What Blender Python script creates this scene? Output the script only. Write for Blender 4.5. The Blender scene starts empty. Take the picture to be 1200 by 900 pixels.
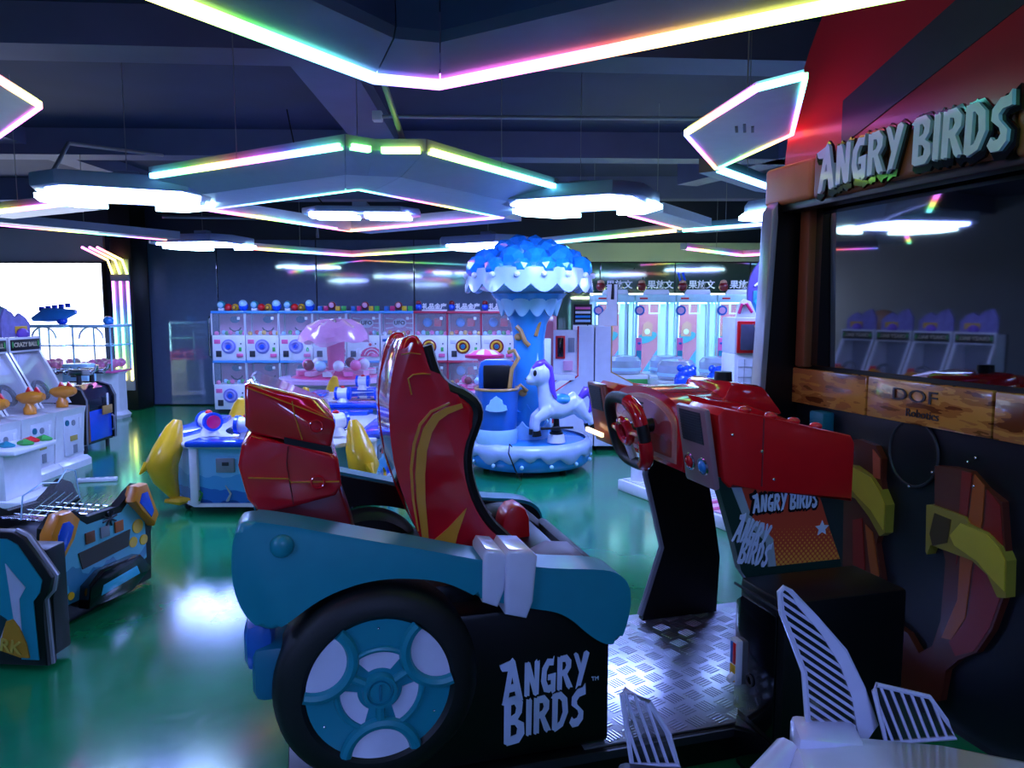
import bpy, bmesh, math, random
from mathutils import Matrix, Vector, Euler
random.seed(7)
PI = math.pi
SC = bpy.context.scene
COL = SC.collection

# ------------------------------------------------------------------ camera, world, exposure
CAM_H = 1.5
PITCH = math.radians(5.8)
cam_d = bpy.data.cameras.new('camera')
cam = bpy.data.objects.new('camera', cam_d)
COL.objects.link(cam)
cam.location = (0, 0, CAM_H)
cam.rotation_euler = (PI/2 - PITCH, 0, 0)
cam_d.sensor_width = 36.0
cam_d.lens = 36.0*867/1200
cam_d.clip_start = 0.05
SC.camera = cam
SC.view_settings.view_transform = 'Standard'
SC.view_settings.look = 'None'
SC.view_settings.gamma = 1.0
SC.view_settings.use_curve_mapping = False
SC.view_settings.exposure = 0.7
W = bpy.data.worlds.new('room_world'); SC.world = W
W.use_nodes = True
W.node_tree.nodes['Background'].inputs[0].default_value = (0.02, 0.03, 0.08, 1)
W.node_tree.nodes['Background'].inputs[1].default_value = 1.0
LAMP = 27.0      # strength of the white panel lamps
LED = 5.0        # strength of the rainbow strips

# ------------------------------------------------------------------ materials
def lin(h):
    h = h.lstrip('#'); c = [int(h[i:i+2], 16)/255 for i in (0, 2, 4)]
    return tuple((x/12.92 if x <= .04045 else ((x+.055)/1.055)**2.4) for x in c)
MATS = {}
def mat(name, col='#888888', rough=.45, metal=0., coat=0., var=.10, scale=14., bump=0., emit=0., ecol=None, alpha=1., trans=0., spec=.5, ior=1.5):
    if name in MATS: return MATS[name]
    m = bpy.data.materials.new(name); m.use_nodes = True; MATS[name] = m
    nt = m.node_tree; b = nt.nodes['Principled BSDF']
    c = lin(col) if isinstance(col, str) else col
    b.inputs['Roughness'].default_value = rough
    b.inputs['Metallic'].default_value = metal
    b.inputs['Coat Weight'].default_value = coat
    b.inputs['Coat Roughness'].default_value = .06
    b.inputs['Specular IOR Level'].default_value = spec
    b.inputs['IOR'].default_value = ior
    if trans: b.inputs['Transmission Weight'].default_value = trans; b.inputs['IOR'].default_value = 1.05
    if alpha < 1: b.inputs['Alpha'].default_value = alpha
    if var > 0:
        tc = nt.nodes.new('ShaderNodeTexCoord'); n = nt.nodes.new('ShaderNodeTexNoise')
        n.inputs['Scale'].default_value = scale; n.inputs['Detail'].default_value = 3
        nt.links.new(tc.outputs['Object'], n.inputs['Vector'])
        mx = nt.nodes.new('ShaderNodeMix'); mx.data_type = 'RGBA'
        mx.inputs[6].default_value = (*[x*(1-var) for x in c], 1)
        mx.inputs[7].default_value = (*[min(1, x*(1+var)) for x in c], 1)
        nt.links.new(n.outputs[0], mx.inputs[0]); nt.links.new(mx.outputs[2], b.inputs['Base Color'])
        if bump > 0:
            bp = nt.nodes.new('ShaderNodeBump'); bp.inputs['Strength'].default_value = bump; bp.inputs['Distance'].default_value = .01
            nt.links.new(n.outputs[0], bp.inputs['Height']); nt.links.new(bp.outputs[0], b.inputs['Normal'])
    else:
        b.inputs['Base Color'].default_value = (*c, 1)
    if emit:
        b.inputs['Emission Color'].default_value = (*(lin(ecol) if ecol else c), 1)
        b.inputs['Emission Strength'].default_value = emit
    return m

def led_mat(name, fx, fy, fz, phase, sat=.82, strength=LED):
    """rainbow running LED strip: hue follows the position along the strip"""
    if name in MATS: return MATS[name]
    m = bpy.data.materials.new(name); m.use_nodes = True; MATS[name] = m
    nt = m.node_tree; nt.nodes.clear()
    out = nt.nodes.new('ShaderNodeOutputMaterial'); em = nt.nodes.new('ShaderNodeEmission')
    tc = nt.nodes.new('ShaderNodeTexCoord')
    d = nt.nodes.new('ShaderNodeVectorMath'); d.operation = 'DOT_PRODUCT'
    d.inputs[1].default_value = (fx, fy, fz)
    a = nt.nodes.new('ShaderNodeMath'); a.operation = 'ADD'; a.inputs[1].default_value = phase + 10
    fr = nt.nodes.new('ShaderNodeMath'); fr.operation = 'FRACT'
    cc = nt.nodes.new('ShaderNodeCombineColor'); cc.mode = 'HSV'
    cc.inputs[1].default_value = sat; cc.inputs[2].default_value = 1
    nt.links.new(tc.outputs['Object'], d.inputs[0]); nt.links.new(d.outputs['Value'], a.inputs[0])
    nt.links.new(a.outputs[0], fr.inputs[0]); nt.links.new(fr.outputs[0], cc.inputs[0])
    nt.links.new(cc.outputs[0], em.inputs[0]); em.inputs[1].default_value = strength
    nt.links.new(em.outputs[0], out.inputs[0])
    return m

def ramp_mat(name, stops, axis=2, lo=0., hi=1., rough=.35, wob=.0, coat=.2, scale=5.):
    """printed art: colour bands along one axis with a wavy border"""
    if name in MATS: return MATS[name]
    m = bpy.data.materials.new(name); m.use_nodes = True; MATS[name] = m
    nt = m.node_tree; b = nt.nodes['Principled BSDF']
    b.inputs['Roughness'].default_value = rough; b.inputs['Coat Weight'].default_value = coat
    tc = nt.nodes.new('ShaderNodeTexCoord'); s = nt.nodes.new('ShaderNodeSeparateXYZ')
    nt.links.new(tc.outputs['Object'], s.inputs[0])
    mr = nt.nodes.new('ShaderNodeMapRange'); mr.inputs[1].default_value = lo; mr.inputs[2].default_value = hi
    n = nt.nodes.new('ShaderNodeTexNoise'); n.inputs['Scale'].default_value = scale; n.inputs['Detail'].default_value = 2
    nt.links.new(tc.outputs['Object'], n.inputs['Vector'])
    ad = nt.nodes.new('ShaderNodeMath'); ad.operation = 'MULTIPLY_ADD'; ad.inputs[1].default_value = wob
    nt.links.new(n.outputs[0], ad.inputs[0]); nt.links.new(s.outputs[axis], mr.inputs[0]); nt.links.new(mr.outputs[0], ad.inputs[2])
    r = nt.nodes.new('ShaderNodeValToRGB'); r.color_ramp.interpolation = 'CONSTANT'
    els = r.color_ramp.elements
    els[0].position = 0; els[0].color = (*lin(stops[0][1]), 1)
    els[1].position = stops[1][0]; els[1].color = (*lin(stops[1][1]), 1)
    for p, c in stops[2:]:
        e = els.new(p); e.color = (*lin(c), 1)
    nt.links.new(ad.outputs[0], r.inputs[0]); nt.links.new(r.outputs[0], b.inputs['Base Color'])
    return m

WHITE = mat('white_plastic', '#e4e4ea', .28, coat=.3)
WHITE2 = mat('white_laminate', '#d2d4de', .4)
LAV = mat('pearl_plastic', '#dcdaf0', .2, coat=.6)
BLACK = mat('black_laminate', '#060609', .4, spec=.4)
RUB = mat('black_rubber', '#09090c', .55, bump=.1, scale=60)
BLKG = mat('black_gloss', '#08080c', .12, coat=.6)
GREY = mat('grey_metal', '#8a8d98', .4, metal=.2)
DGREY = mat('dark_grey_paint', '#2a2c34', .5)
CHROME = mat('chrome', '#c8ccd6', .18, metal=1.)
TEAL = mat('teal_plastic', '#148a9c', .38, coat=.15)
TEALD = mat('deep_teal_plastic', '#14708a', .42)
RED = mat('red_lacquer', '#d01424', .14, coat=.8)
REDF = mat('red_satin', '#dc101a', .35, coat=.2)
REDD = mat('dark_red_plastic', '#7c1018', .3, coat=.4)
GOLD = mat('gold_print', '#d9962a', .3, coat=.3)
GOLDM = mat('gold_plastic', '#b98a4a', .32, coat=.3)
YEL = mat('yellow_plastic', '#e8b21c', .3, coat=.3)
ORG = mat('orange_plastic', '#e08a1e', .32, coat=.3)
BLUE = mat('royal_blue_plastic', '#1550d8', .22, coat=.5)
SKY = mat('sky_blue_plastic', '#2f8fe0', .25, coat=.5)
SKYD = mat('mid_blue_plastic', '#1f62b8', .3, coat=.4)
ICE = mat('ice_blue_plastic', '#a8d8f4', .25, coat=.5)
AZURE = mat('azure_crystal', '#1f86f0', .10, coat=.8, var=.25, scale=6)
PINK = mat('pink_plastic', '#f06aa8', .3, coat=.3)
PINKL = mat('pale_pink_print', '#e8a8c4', .35)
MAG = mat('magenta_plastic', '#d8206c', .3, coat=.3)
PURP = mat('purple_hair_plastic', '#6a3fd0', .25, coat=.5)
GREENP = mat('green_plastic', '#3fae4a', .35)
BROWN = mat('brown_wood_print', '#7a4528', .45, var=.25, scale=9)
BROWNL = mat('light_wood_print', '#b87444', .45, var=.2, scale=9)
GLASS = mat('clear_glass', '#e8f0ff', .03, alpha=.09, var=0)
GLASSB = mat('smoked_glass', '#10141c', .04, alpha=.9, var=0, coat=.5)
LAMPM = mat('lamp_diffuser', '#e8eeff', .4, emit=LAMP, ecol='#889eff', var=0)
LAMPE = mat('lamp_edge_led', '#e8f4ff', .4, emit=9, ecol='#bff0ff', var=0)
LAMPB = mat('lamp_body_paint', '#8f9ec4', .4, coat=.2)
LEDA = led_mat('led_rainbow_a', .62, .30, 0, .15)
LEDB = led_mat('led_rainbow_b', -.5, .6, 0, .55)
LEDC = led_mat('led_rainbow_c', .3, .7, 0, .3)
LEDV = led_mat('led_rainbow_vertical', 0, 0, .5, -.10, .8, 5)

# ------------------------------------------------------------------ mesh helpers
class MB:
    def __init__(s): s.v = []; s.f = []; s.m = []
    def add(s, vs, fs, mi=0, T=None):
        o = len(s.v)
        for p in vs:
            p = Vector(p)
            s.v.append(T @ p if T else p)
        for f in fs: s.f.append([o+i for i in f]); s.m.append(mi)
        return s
    def _bm(s, bm, mi, T):
        bm.verts.ensure_lookup_table(); bm.verts.index_update()
        s.add([v.co.copy() for v in bm.verts], [[v.index for v in f.verts] for f in bm.faces], mi, T); bm.free()
        return s
    def box(s, x0, x1, y0, y1, z0, z1, bev=0, mi=0, T=None, seg=2):
        vs = [(x, y, z) for x in (x0, x1) for y in (y0, y1) for z in (z0, z1)]
        fs = [(0, 1, 3, 2), (4, 6, 7, 5), (0, 4, 5, 1), (2, 3, 7, 6), (0, 2, 6, 4), (1, 5, 7, 3)]
        if bev <= 0: return s.add(vs, fs, mi, T)
        bm = bmesh.new(); bv = [bm.verts.new(p) for p in vs]
        for f in fs: bm.faces.new([bv[i] for i in f])
        bmesh.ops.bevel(bm, geom=bm.edges[:], offset=bev, segments=seg, profile=.5, affect='EDGES', clamp_overlap=True)
        return s._bm(bm, mi, T)
    def prism(s, pts, axis, a, b, bev=0, mi=0, T=None, seg=2):
        """polygon pts extruded along axis from a to b; (x,z) for y, (y,z) for x, (x,y) for z"""
        def P(p, t): return (t, p[0], p[1]) if axis == 'x' else ((p[0], t, p[1]) if axis == 'y' else (p[0], p[1], t))
        n = len(pts)
        vs = [P(p, a) for p in pts] + [P(p, b) for p in pts]
        fs = [tuple(range(n))[::-1], tuple(range(n, 2*n))] + [(i, (i+1) % n, n+(i+1) % n, n+i) for i in range(n)]
        if bev <= 0: return s.add(vs, fs, mi, T)
        bm = bmesh.new(); bv = [bm.verts.new(p) for p in vs]
        for f in fs: bm.faces.new([bv[i] for i in f])
        ed = [e for e in bm.edges if any(len(f.verts) == n for f in e.link_faces)] if n > 4 else bm.edges[:]
        bmesh.ops.bevel(bm, geom=ed, offset=bev, segments=seg, profile=.5, affect='EDGES', clamp_overlap=True)
        return s._bm(bm, mi, T)
    def tube(s, pts, r, n=8, closed=False, mi=0, T=None, flat=1.0):
        pts = [Vector(p) for p in pts]; k = len(pts)
        rr = r if isinstance(r, (list, tuple)) else [r]*k
        vs, fs = [], []
        ref = None
        for i, p in enumerate(pts):
            if closed: d = pts[(i+1) % k]-pts[i-1]
            else: d = pts[min(i+1, k-1)]-pts[max(i-1, 0)]
            d.normalize()
            if ref is None:
                ref = Vector((0, 0, 1)) if abs(d.z) < .9 else Vector((1, 0, 0))
            x = d.cross(ref)
            if x.length < 1e-5: x = d.orthogonal()
            x.normalize(); y = x.cross(d).normalized(); ref = y
            for j in range(n):
                a = 2*PI*j/n
                vs.append(p + rr[i]*(math.cos(a)*x + flat*math.sin(a)*y))
        m = k if closed else k-1
        for i in range(m):
            for j in range(n):
                a, b2 = i*n+j, i*n+(j+1) % n; c = ((i+1) % k)*n
                fs.append((a, b2, c+(j+1) % n, c+j))
        if not closed: fs += [tuple(range(n))[::-1], tuple(range((k-1)*n, k*n))]
        return s.add(vs, fs, mi, T)
    def cyl(s, p0, p1, r0, r1=None, n=20, mi=0, T=None):
        return s.tube([p0, p1], [r0, r0 if r1 is None else r1], n, False, mi, T)
    def lathe(s, prof, n=32, c=(0, 0, 0), mi=0, T=None, a0=0, a1=2*PI, cap=True):
        full = abs(a1-a0-2*PI) < 1e-6; k = n if full else n+1
        vs, fs = [], []
        for j in range(k):
            a = a0+(a1-a0)*j/n
            for r, z in prof: vs.append((c[0]+r*math.cos(a), c[1]+r*math.sin(a), c[2]+z))
        q = len(prof)
        for j in range(n):
            for i in range(q-1):
                b0, b1 = j*q, ((j+1) % k)*q
                fs.append((b0+i, b1+i, b1+i+1, b0+i+1))
        if full and cap:
            if prof[0][0] > 1e-4: fs.append(tuple(j*q for j in range(n))[::-1])
            if prof[-1][0] > 1e-4: fs.append(tuple(j*q+q-1 for j in range(n)))
        return s.add(vs, fs, mi, T)
    def ball(s, c, r, n=14, m=9, mi=0, T=None, lo=-1., hi=1.):
        if not isinstance(r, (list, tuple)): r = (r, r, r)
        prof = []
        for i in range(m+1):
            t = -PI/2+PI*i/m
            t = max(math.asin(lo), min(math.asin(hi), t))
            prof.append((max(math.cos(t), 1e-5), math.sin(t)))
        M = Matrix.Translation(Vector(c)) @ Matrix.Diagonal((r[0], r[1], r[2], 1))
        if T: M = T @ M
        return s.lathe(prof, n, (0, 0, 0), mi, M)
    def torus(s, c, R, r, axis='z', n=32, m=10, mi=0, T=None, a0=0., a1=2*PI):
        full = abs(a1-a0-2*PI) < 1e-6
        k = n if full else n+1; pts = []
        for i in range(k):
            a = a0+(a1-a0)*i/n; x, y = R*math.cos(a), R*math.sin(a)
            pts.append({'z': (c[0]+x, c[1]+y, c[2]), 'y': (c[0]+x, c[1], c[2]+y), 'x': (c[0], c[1]+x, c[2]+y)}[axis])
        return s.tube(pts, r, m, full, mi, T)
    def done(s, name, mats, parent=None, label=None, cat=None, group=None, kind=None, smooth=38, loc=None, rot=None):
        me = bpy.data.meshes.new(name)
        bm = bmesh.new()
        bv = [bm.verts.new(p) for p in s.v]
        for f, mi in zip(s.f, s.m):
            try:
                fc = bm.faces.new([bv[i] for i in f]); fc.material_index = mi
            except ValueError: pass
        bmesh.ops.remove_doubles(bm, verts=bm.verts[:], dist=1e-6)
        bmesh.ops.recalc_face_normals(bm, faces=bm.faces[:])
        bm.to_mesh(me); bm.free()
        for m in (mats if isinstance(mats, (list, tuple)) else [mats]): me.materials.append(m)
        if smooth:
            me.polygons.foreach_set('use_smooth', [True]*len(me.polygons))
            me.set_sharp_from_angle(angle=math.radians(smooth))
        o = bpy.data.objects.new(name, me); COL.objects.link(o)
        if parent: o.parent = parent
        if loc: o.location = loc
        if rot: o.rotation_euler = rot
        return tag(o, label, cat, group, kind)

def tag(o, label=None, cat=None, group=None, kind=None):
    if label: o['label'] = label
    if cat: o['category'] = cat
    if group: o['group'] = group
    if kind: o['kind'] = kind
    return o
def thing(name, label, cat, loc=(0, 0, 0), rz=0., group=None):
    o = bpy.data.objects.new(name, None); COL.objects.link(o)
    o.location = loc; o.rotation_euler = (0, 0, rz); o.empty_display_size = .1
    return tag(o, label, cat, group)
def dup(root, loc, rz=None, label=None):
    r = root.copy(); COL.objects.link(r); r.location = loc
    if rz is not None: r.rotation_euler = (0, 0, rz)
    if label: r['label'] = label
    for ch in list(root.children):
        c = ch.copy(); COL.objects.link(c); c.parent = r
        for g in list(ch.children):
            d = g.copy(); COL.objects.link(d); d.parent = c
    return r
def clone(o, parent, loc=None, rot=None, scale=None):
    c = o.copy(); COL.objects.link(c); c.parent = parent
    if loc is not None: c.location = loc
    if rot is not None: c.rotation_euler = rot
    if scale is not None: c.scale = scale
    return c
def text(s, size, m, parent, loc, rot, name='lettering', depth=.002, bold=0., align='CENTER'):
    cu = bpy.data.curves.new(name, 'FONT'); cu.body = s; cu.size = size; cu.extrude = depth
    cu.align_x = align; cu.align_y = 'CENTER'; cu.offset = bold; cu.resolution_u = 3
    t = bpy.data.objects.new('tmp_text', cu); COL.objects.link(t)
    bpy.context.view_layer.update()
    me = bpy.data.meshes.new_from_object(t.evaluated_get(bpy.context.evaluated_depsgraph_get()))
    bpy.data.objects.remove(t); bpy.data.curves.remove(cu)
    me.name = name; me.materials.clear(); me.materials.append(m)
    o = bpy.data.objects.new(name, me); COL.objects.link(o); o.parent = parent
    o.location = loc; o.rotation_euler = rot
    return o
FY = (PI/2, 0, 0)          # print on a face that looks to -y
FX = (PI/2, 0, PI/2)       # print on a face that looks to +x
FXN = (PI/2, 0, -PI/2)     # print on a face that looks to -x

# jagged brush capitals, drawn stroke by stroke
STEM = [(0, .02), (.10, -.02), (.13, .02), (.24, 0), (.27, .95), (.2, 1.02), (.15, .97), (.02, 1)]
GLY = {
 'A': (.84, [[(0, 0), (.1, -.03), (.22, .03), (.5, .96), (.42, 1.06), (.3, 1.0)], [(.3, 1.0), (.42, 1.08), (.52, 1.0), (.84, .02), (.72, .03), (.7, -.01), (.58, .02)], [(.2, .26), (.68, .28), (.64, .46), (.24, .44)], [(-.06, .86), (.0, .8), (.28, .78), (.46, 1.04), (-.1, .95)]]),
 'N': (.76, [STEM, [(.02, 1), (.28, .98), (.68, .02), (.55, -.03), (.44, .02)], [(.48, .02), (.7, 0), (.76, 1.0), (.66, .97), (.62, 1.04), (.52, .98)]]),
 'G': (.74, [[(.66, 1.05), (.6, .97), (.32, 1.0), (.06, .74), (0, .36), (.14, .04), (.42, -.02), (.5, .03), (.56, -.06), (.72, .0), (.74, .54), (.36, .52), (.34, .36), (.5, .36), (.5, .22), (.36, .2), (.26, .36), (.28, .64), (.4, .8), (.62, .78)]]),
 'R': (.78, [STEM, [(.16, 1.0), (.5, 1.02), (.72, .84), (.7, .62), (.5, .44), (.2, .4), (.2, .56), (.4, .6), (.47, .7), (.42, .82), (.2, .84)], [(.26, .5), (.5, .46), (.8, .02), (.66, .03), (.6, -.03), (.48, .06)]]),
 'Y': (.78, [[(0, 1), (.1, 1.04), (.22, .98), (.46, .52), (.32, .36)], [(.52, 1.0), (.66, 1.04), (.8, .96), (.36, .02), (.24, .03), (.1, -.06)]]),
 'B': (.76, [STEM, [(-.08, .9), (.1, 1.02), (.5, 1.04), (.7, .88), (.66, .64), (.5, .5), (.74, .4), (.76, .16), (.56, -.02), (.1, -.04), (.14, .14), (.46, .17), (.5, .3), (.4, .4), (.2, .42), (.2, .58), (.42, .64), (.46, .76), (.38, .86), (.1, .84)]]),
 'I': (.28, [STEM]),
 'D': (.76, [STEM, [(-.04, .9), (.1, 1.0), (.42, 1.02), (.7, .82), (.74, .42), (.5, .06), (.12, -.06), (.12, .12), (.36, .2), (.5, .44), (.46, .74), (.34, .84), (.1, .84)]]),
 'S': (.66, [[(.72, 1.12), (.6, 1.02), (.36, 1.0), (.1, .8), (.08, .58), (.36, .42), (.42, .3), (.34, .2), (.2, .18), (.1, .26), (-.02, .1), (.12, -.04), (.4, -.03), (.62, .14), (.64, .36), (.34, .58), (.32, .68), (.44, .78), (.74, .82)]]),
 ' ': (.3, []),
}
def chaikin(p, it=2):
    for _ in range(it):
        q = []
        for i in range(len(p)):
            a, b = p[i], p[(i+1) % len(p)]
            q += [(.75*a[0]+.25*b[0], .75*a[1]+.25*b[1]), (.25*a[0]+.75*b[0], .25*a[1]+.75*b[1])]
        p = q
    return p
def offset_poly(p, d):
    n = len(p); A = sum(p[i][0]*p[(i+1) % n][1]-p[(i+1) % n][0]*p[i][1] for i in range(n))
    if A < 0: p = p[::-1]
    out = []
    for i in range(n):
        a, b, c = Vector(p[i-1]), Vector(p[i]), Vector(p[(i+1) % n])
        e, f = (b-a).normalized(), (c-b).normalized()
        n1, n2 = Vector((e.y, -e.x)), Vector((f.y, -f.x)); k = n1+n2
        if k.length < .3: out.append(tuple(b+n1*d)); continue
        k.normalize(); out.append(tuple(b+k*min(1.25*d, d/max(.4, k.dot(n1)))))
    return out
def ribbon(pts, w, y0, y1, m, name, parent):
    """flat printed stripe lying in a vertical side plane, tapering at both ends"""
    L, R = [], []
    n = len(pts)
    for i in range(n):
        a, b = Vector(pts[max(i-1, 0)]), Vector(pts[min(i+1, n-1)]); d = (b-a).normalized()
        k = w/2*(.35+.65*math.sin(PI*(i+.5)/n)); L.append((pts[i][0]-d.y*k, pts[i][1]+d.x*k)); R.append((pts[i][0]+d.y*k, pts[i][1]-d.x*k))
    return MB().prism(L+R[::-1], 'y', y0, y1).done(name, m, parent, smooth=0)
def brush_word(word, h, m, parent, loc, rot, depth=.004, grow=0., width=None, arch=0., first=1.22, name='lettering', slant=0.):
    """jagged brush lettering; loc is the left end of the baseline"""
    mb = MB(); x = 0.; L = []
    for i, ch in enumerate(word):
        w, st = GLY[ch]; s = first if i == 0 else 1.
        L.append((x, s, st)); x += (w*s+.07)
    tot = x
    for (x0, s, st) in L:
        for q, poly in enumerate(st):
            pl = [(x0+px_*s, (py-.5)*s+.5) for px_, py in poly]
            pl = [(a, b+arch*(1-((a/tot)*2-1)**2)+slant*a) for a, b in pl]
            if grow: pl = offset_poly(pl, grow)
            sx = (width/tot) if width else h
            mb.prism([(a*sx, b*h) for a, b in pl], 'z', -.0003*q, depth+.0002*q)
    return mb.done(name, m, parent, smooth=0, loc=loc, rot=rot)

def ray(x, y):
    a = (x-600)/867.; b = (450-y)/867.
    return Vector((a, math.cos(PITCH)+math.sin(PITCH)*b, -math.sin(PITCH)+math.cos(PITCH)*b))
def at_z(x, y, z):
    r = ray(x, y); t = (z-CAM_H)/r.z; return (r.x*t, r.y*t)

# ------------------------------------------------------------------ the room
H = 3.3
XL, XR, YB, YF = -9.0, 6.0, 11.5, -3.0
m_floor = bpy.data.materials.new('green_epoxy_floor'); m_floor.use_nodes = True
def _floor():
    nt = m_floor.node_tree; b = nt.nodes['Principled BSDF']
    tc = nt.nodes.new('ShaderNodeTexCoord')
    n1 = nt.nodes.new('ShaderNodeTexNoise'); n1.inputs['Scale'].default_value = 1.3; n1.inputs['Detail'].default_value = 5
    n2 = nt.nodes.new('ShaderNodeTexNoise'); n2.inputs['Scale'].default_value = 26; n2.inputs['Detail'].default_value = 4
    for n in (n1, n2): nt.links.new(tc.outputs['Object'], n.inputs['Vector'])
    r = nt.nodes.new('ShaderNodeValToRGB')
    r.color_ramp.elements[0].position = .3; r.color_ramp.elements[0].color = (*lin('#0a6236'), 1)
    r.color_ramp.elements[1].position = .7; r.color_ramp.elements[1].color = (*lin('#128a50'), 1)
    nt.links.new(n1.outputs[0], r.inputs[0]); nt.links.new(r.outputs[0], b.inputs['Base Color'])
    mr = nt.nodes.new('ShaderNodeMapRange'); mr.inputs[3].default_value = .10; mr.inputs[4].default_value = .22
    nt.links.new(n2.outputs[0], mr.inputs[0]); nt.links.new(mr.outputs[0], b.inputs['Roughness'])
    bp = nt.nodes.new('ShaderNodeBump'); bp.inputs['Strength'].default_value = .04; bp.inputs['Distance'].default_value = .02
    nt.links.new(n1.outputs[0], bp.inputs['Height']); nt.links.new(bp.outputs[0], b.inputs['Normal'])
    b.inputs['Coat Weight'].default_value = .25; b.inputs['Coat Roughness'].default_value = .12
_floor()
CEIL = mat('dark_ceiling_paint', '#1e2850', .75, var=.3, scale=2.5)
BEAM = mat('beam_paint', '#5a6088', .65, var=.2, scale=3)
CREAM = mat('cream_wall_paint', '#d0d8c4', .6, var=.08, scale=2)
GREYW = mat('grey_wall_paint', '#8a93a4', .6, var=.1, scale=2)
NAVYG = mat('dark_mirror_glass', '#586888', .06, ior=1.9, var=.1, coat=.6, spec=.9)
NAVYW = mat('navy_wall_paint', '#1a2038', .5)
SCREENW = mat('bright_video_wall', '#ffffff', .4, emit=3.2, ecol='#dde6ff', var=0)
st = dict(kind='structure')
MB().box(XL, XR, YF, YB, -.1, 0).done('floor', m_floor, smooth=0, **st)
ceil = MB().box(XL, XR, YF, YB, H, H+.1).done('ceiling', CEIL, smooth=0, **st)
wl = MB().box(XL-.1, XL, YF, YB, 0, H).done('wall_left', GREYW, smooth=0, **st)
wr = MB().box(XR, XR+.1, YF, YB, 0, H).done('wall_right', NAVYW, smooth=0, **st)
wf = MB().box(XL, XR, YF-.1, YF, 0, H).done('wall_rear', GREYW, smooth=0, **st)
wb = MB().box(XL, XR, YB, YB+.1, 0, H).done('wall_back', NAVYW, smooth=0, **st)
# back wall, left part: grey wall with a bright video wall set into it
MB().box(XL, -6.24, YB-.06, YB, 2.22, 2.72).done('upper_panel', GREYW, wb, smooth=0)
MB().box(XL, -6.24, YB-.06, YB, 0, .6).done('lower_panel', GREYW, wb, smooth=0)
# dark glass panes, with a door pull
xs = [-5.58, -4.52, -3.0, -1.5, -.02, .56]
for a, b in zip(xs, xs[1:]):
    MB().box(a+.008, b-.008, YB-.05, YB-.01, .02, 2.55, .004).done('pane', NAVYG, wb, smooth=0)
MB().tube([(-4.66, YB-.05, .75), (-4.66, YB-.09, .78), (-4.66, YB-.09, 1.35), (-4.66, YB-.05, 1.38)], .014).done('door_handle', CHROME, wb)
MB().box(-4.6, -4.5, YB-.075, YB-.05, .9, 1.06, .008).done('door_lock', BLKG, wb)
MB().box(.56, .68, YB-.12, YB, 0, 2.5).done('post', BLACK, wb, smooth=0)
xs = [.7, 1.35, 2.5, 3.65, 4.8, 5.95]
for a, b in zip(xs, xs[1:]):
    MB().box(a+.006, b-.006, YB-.05, YB-.01, .02, 2.2, .004).done('pane', mat('green_mirror_glass', '#3f5c54', .06, ior=1.9, coat=.5, spec=.9), wb, smooth=0)
MB().box(.7, XR, YB-.07, YB, 2.22, 2.5).done('upper_band', CREAM, wb, smooth=0)
vw = thing('video_wall', 'huge blank white lit screen on the back wall at far left', 'screen', (-7.6, YB-.06, 0))
MB().box(-1.36, 1.36, -.05, .04, .62, 2.2).done('screen_frame', DGREY, vw, smooth=0)
MB().box(-1.34, 1.34, -.056, -.045, .64, 2.19).done('screen_panel', SCREENW, vw, smooth=0)
# LED pillar between the screen and the glass
lp = thing('led_pillar', 'slim dark pillar with vertical rainbow light strips near the bright screen', 'pillar', (-5.70, 11.0, 0))
MB().box(-.16, .16, -.1, .38, 0, H, .02).done('pillar_core', BLACK, lp)
MB().box(-.13, .13, -.13, -.1, .3, 2.22, .01).done('backplate', GREY, lp)
for x in (-.105, 0, .105):
    MB().box(x-.016, x+.016, -.155, -.13, .45, 1.9, .006).done('led_strip', LEDV, lp)
    MB().tube([(x, -.14, 2.0), (x-.03, -.2, 2.2), (x-.22, -.5, 2.36)], .016).done('led_strip', LEDC, lp)
MB().box(-.13, .13, -.17, -.12, 1.9, 2.0, .008).done('collar', GREY, lp)

# ceiling beams, ducts and conduits
def beam(p0, p1, w, h, z1=H, name='beam'):
    p0, p1 = Vector(p0), Vector(p1); d = (p1-p0).normalized(); n = Vector((-d.y, d.x))*w/2
    MB().prism([tuple(p0+n), tuple(p1+n), tuple(p1-n), tuple(p0-n)], 'z', z1-h, z1).done(name, BEAM, ceil, smooth=0)
beam((XL, 4.3), (XR, 5.3), .32, .24)
beam((XL, 7.6), (XR, 8.1), .28, .26)
beam((XL, 10.6), (XR, 10.4), .25, .3)
beam((-1.2, 0), (-1.45, YB), .42, .14)
beam((2.2, 9.5), (4.6, 4.0), .3, .26)
beam((-5.2, 0), (-4.9, YB), .3, .16)
def pipe(pts, label, r=.016, m=None):
    MB().tube(pts, r, 8).done('conduit', m or GREY, None, label, 'conduit')
pipe([(-1.07, 6.3, 3.08), (1.8, 6.3, 3.06), (3.15, 6.25, 3.04)], 'long white conduit hung level under the dark ceiling above the carousel')
MB().box(-1.15, -1.07, 6.26, 6.34, 3.04, 3.12, .008).done('junction_box', WHITE2, None, 'small white junction box at the end of the ceiling conduit', 'box')
pipe([(-.62, 3.1, 3.28), (-.62, 3.2, 2.7), (-.6, 4.2, 2.42), (-.72, 4.3, 2.36)], 'bent white conduit dropping behind the big ceiling chevron')
pipe([(-3.5, 7.6, H-.27), (-3.5, 6.0, H-.5), (-3.4, 5.6, 2.5)], 'thin grey drop pipe near the left hanging lamp')
pipe([(-3.9, 8.4, 2.52), (-2.6, 8.4, 2.5), (-2.2, 8.5, 2.46), (-2.2, 8.5, 2.3)], 'thin grey pipe running behind the diamond light frame')

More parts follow.
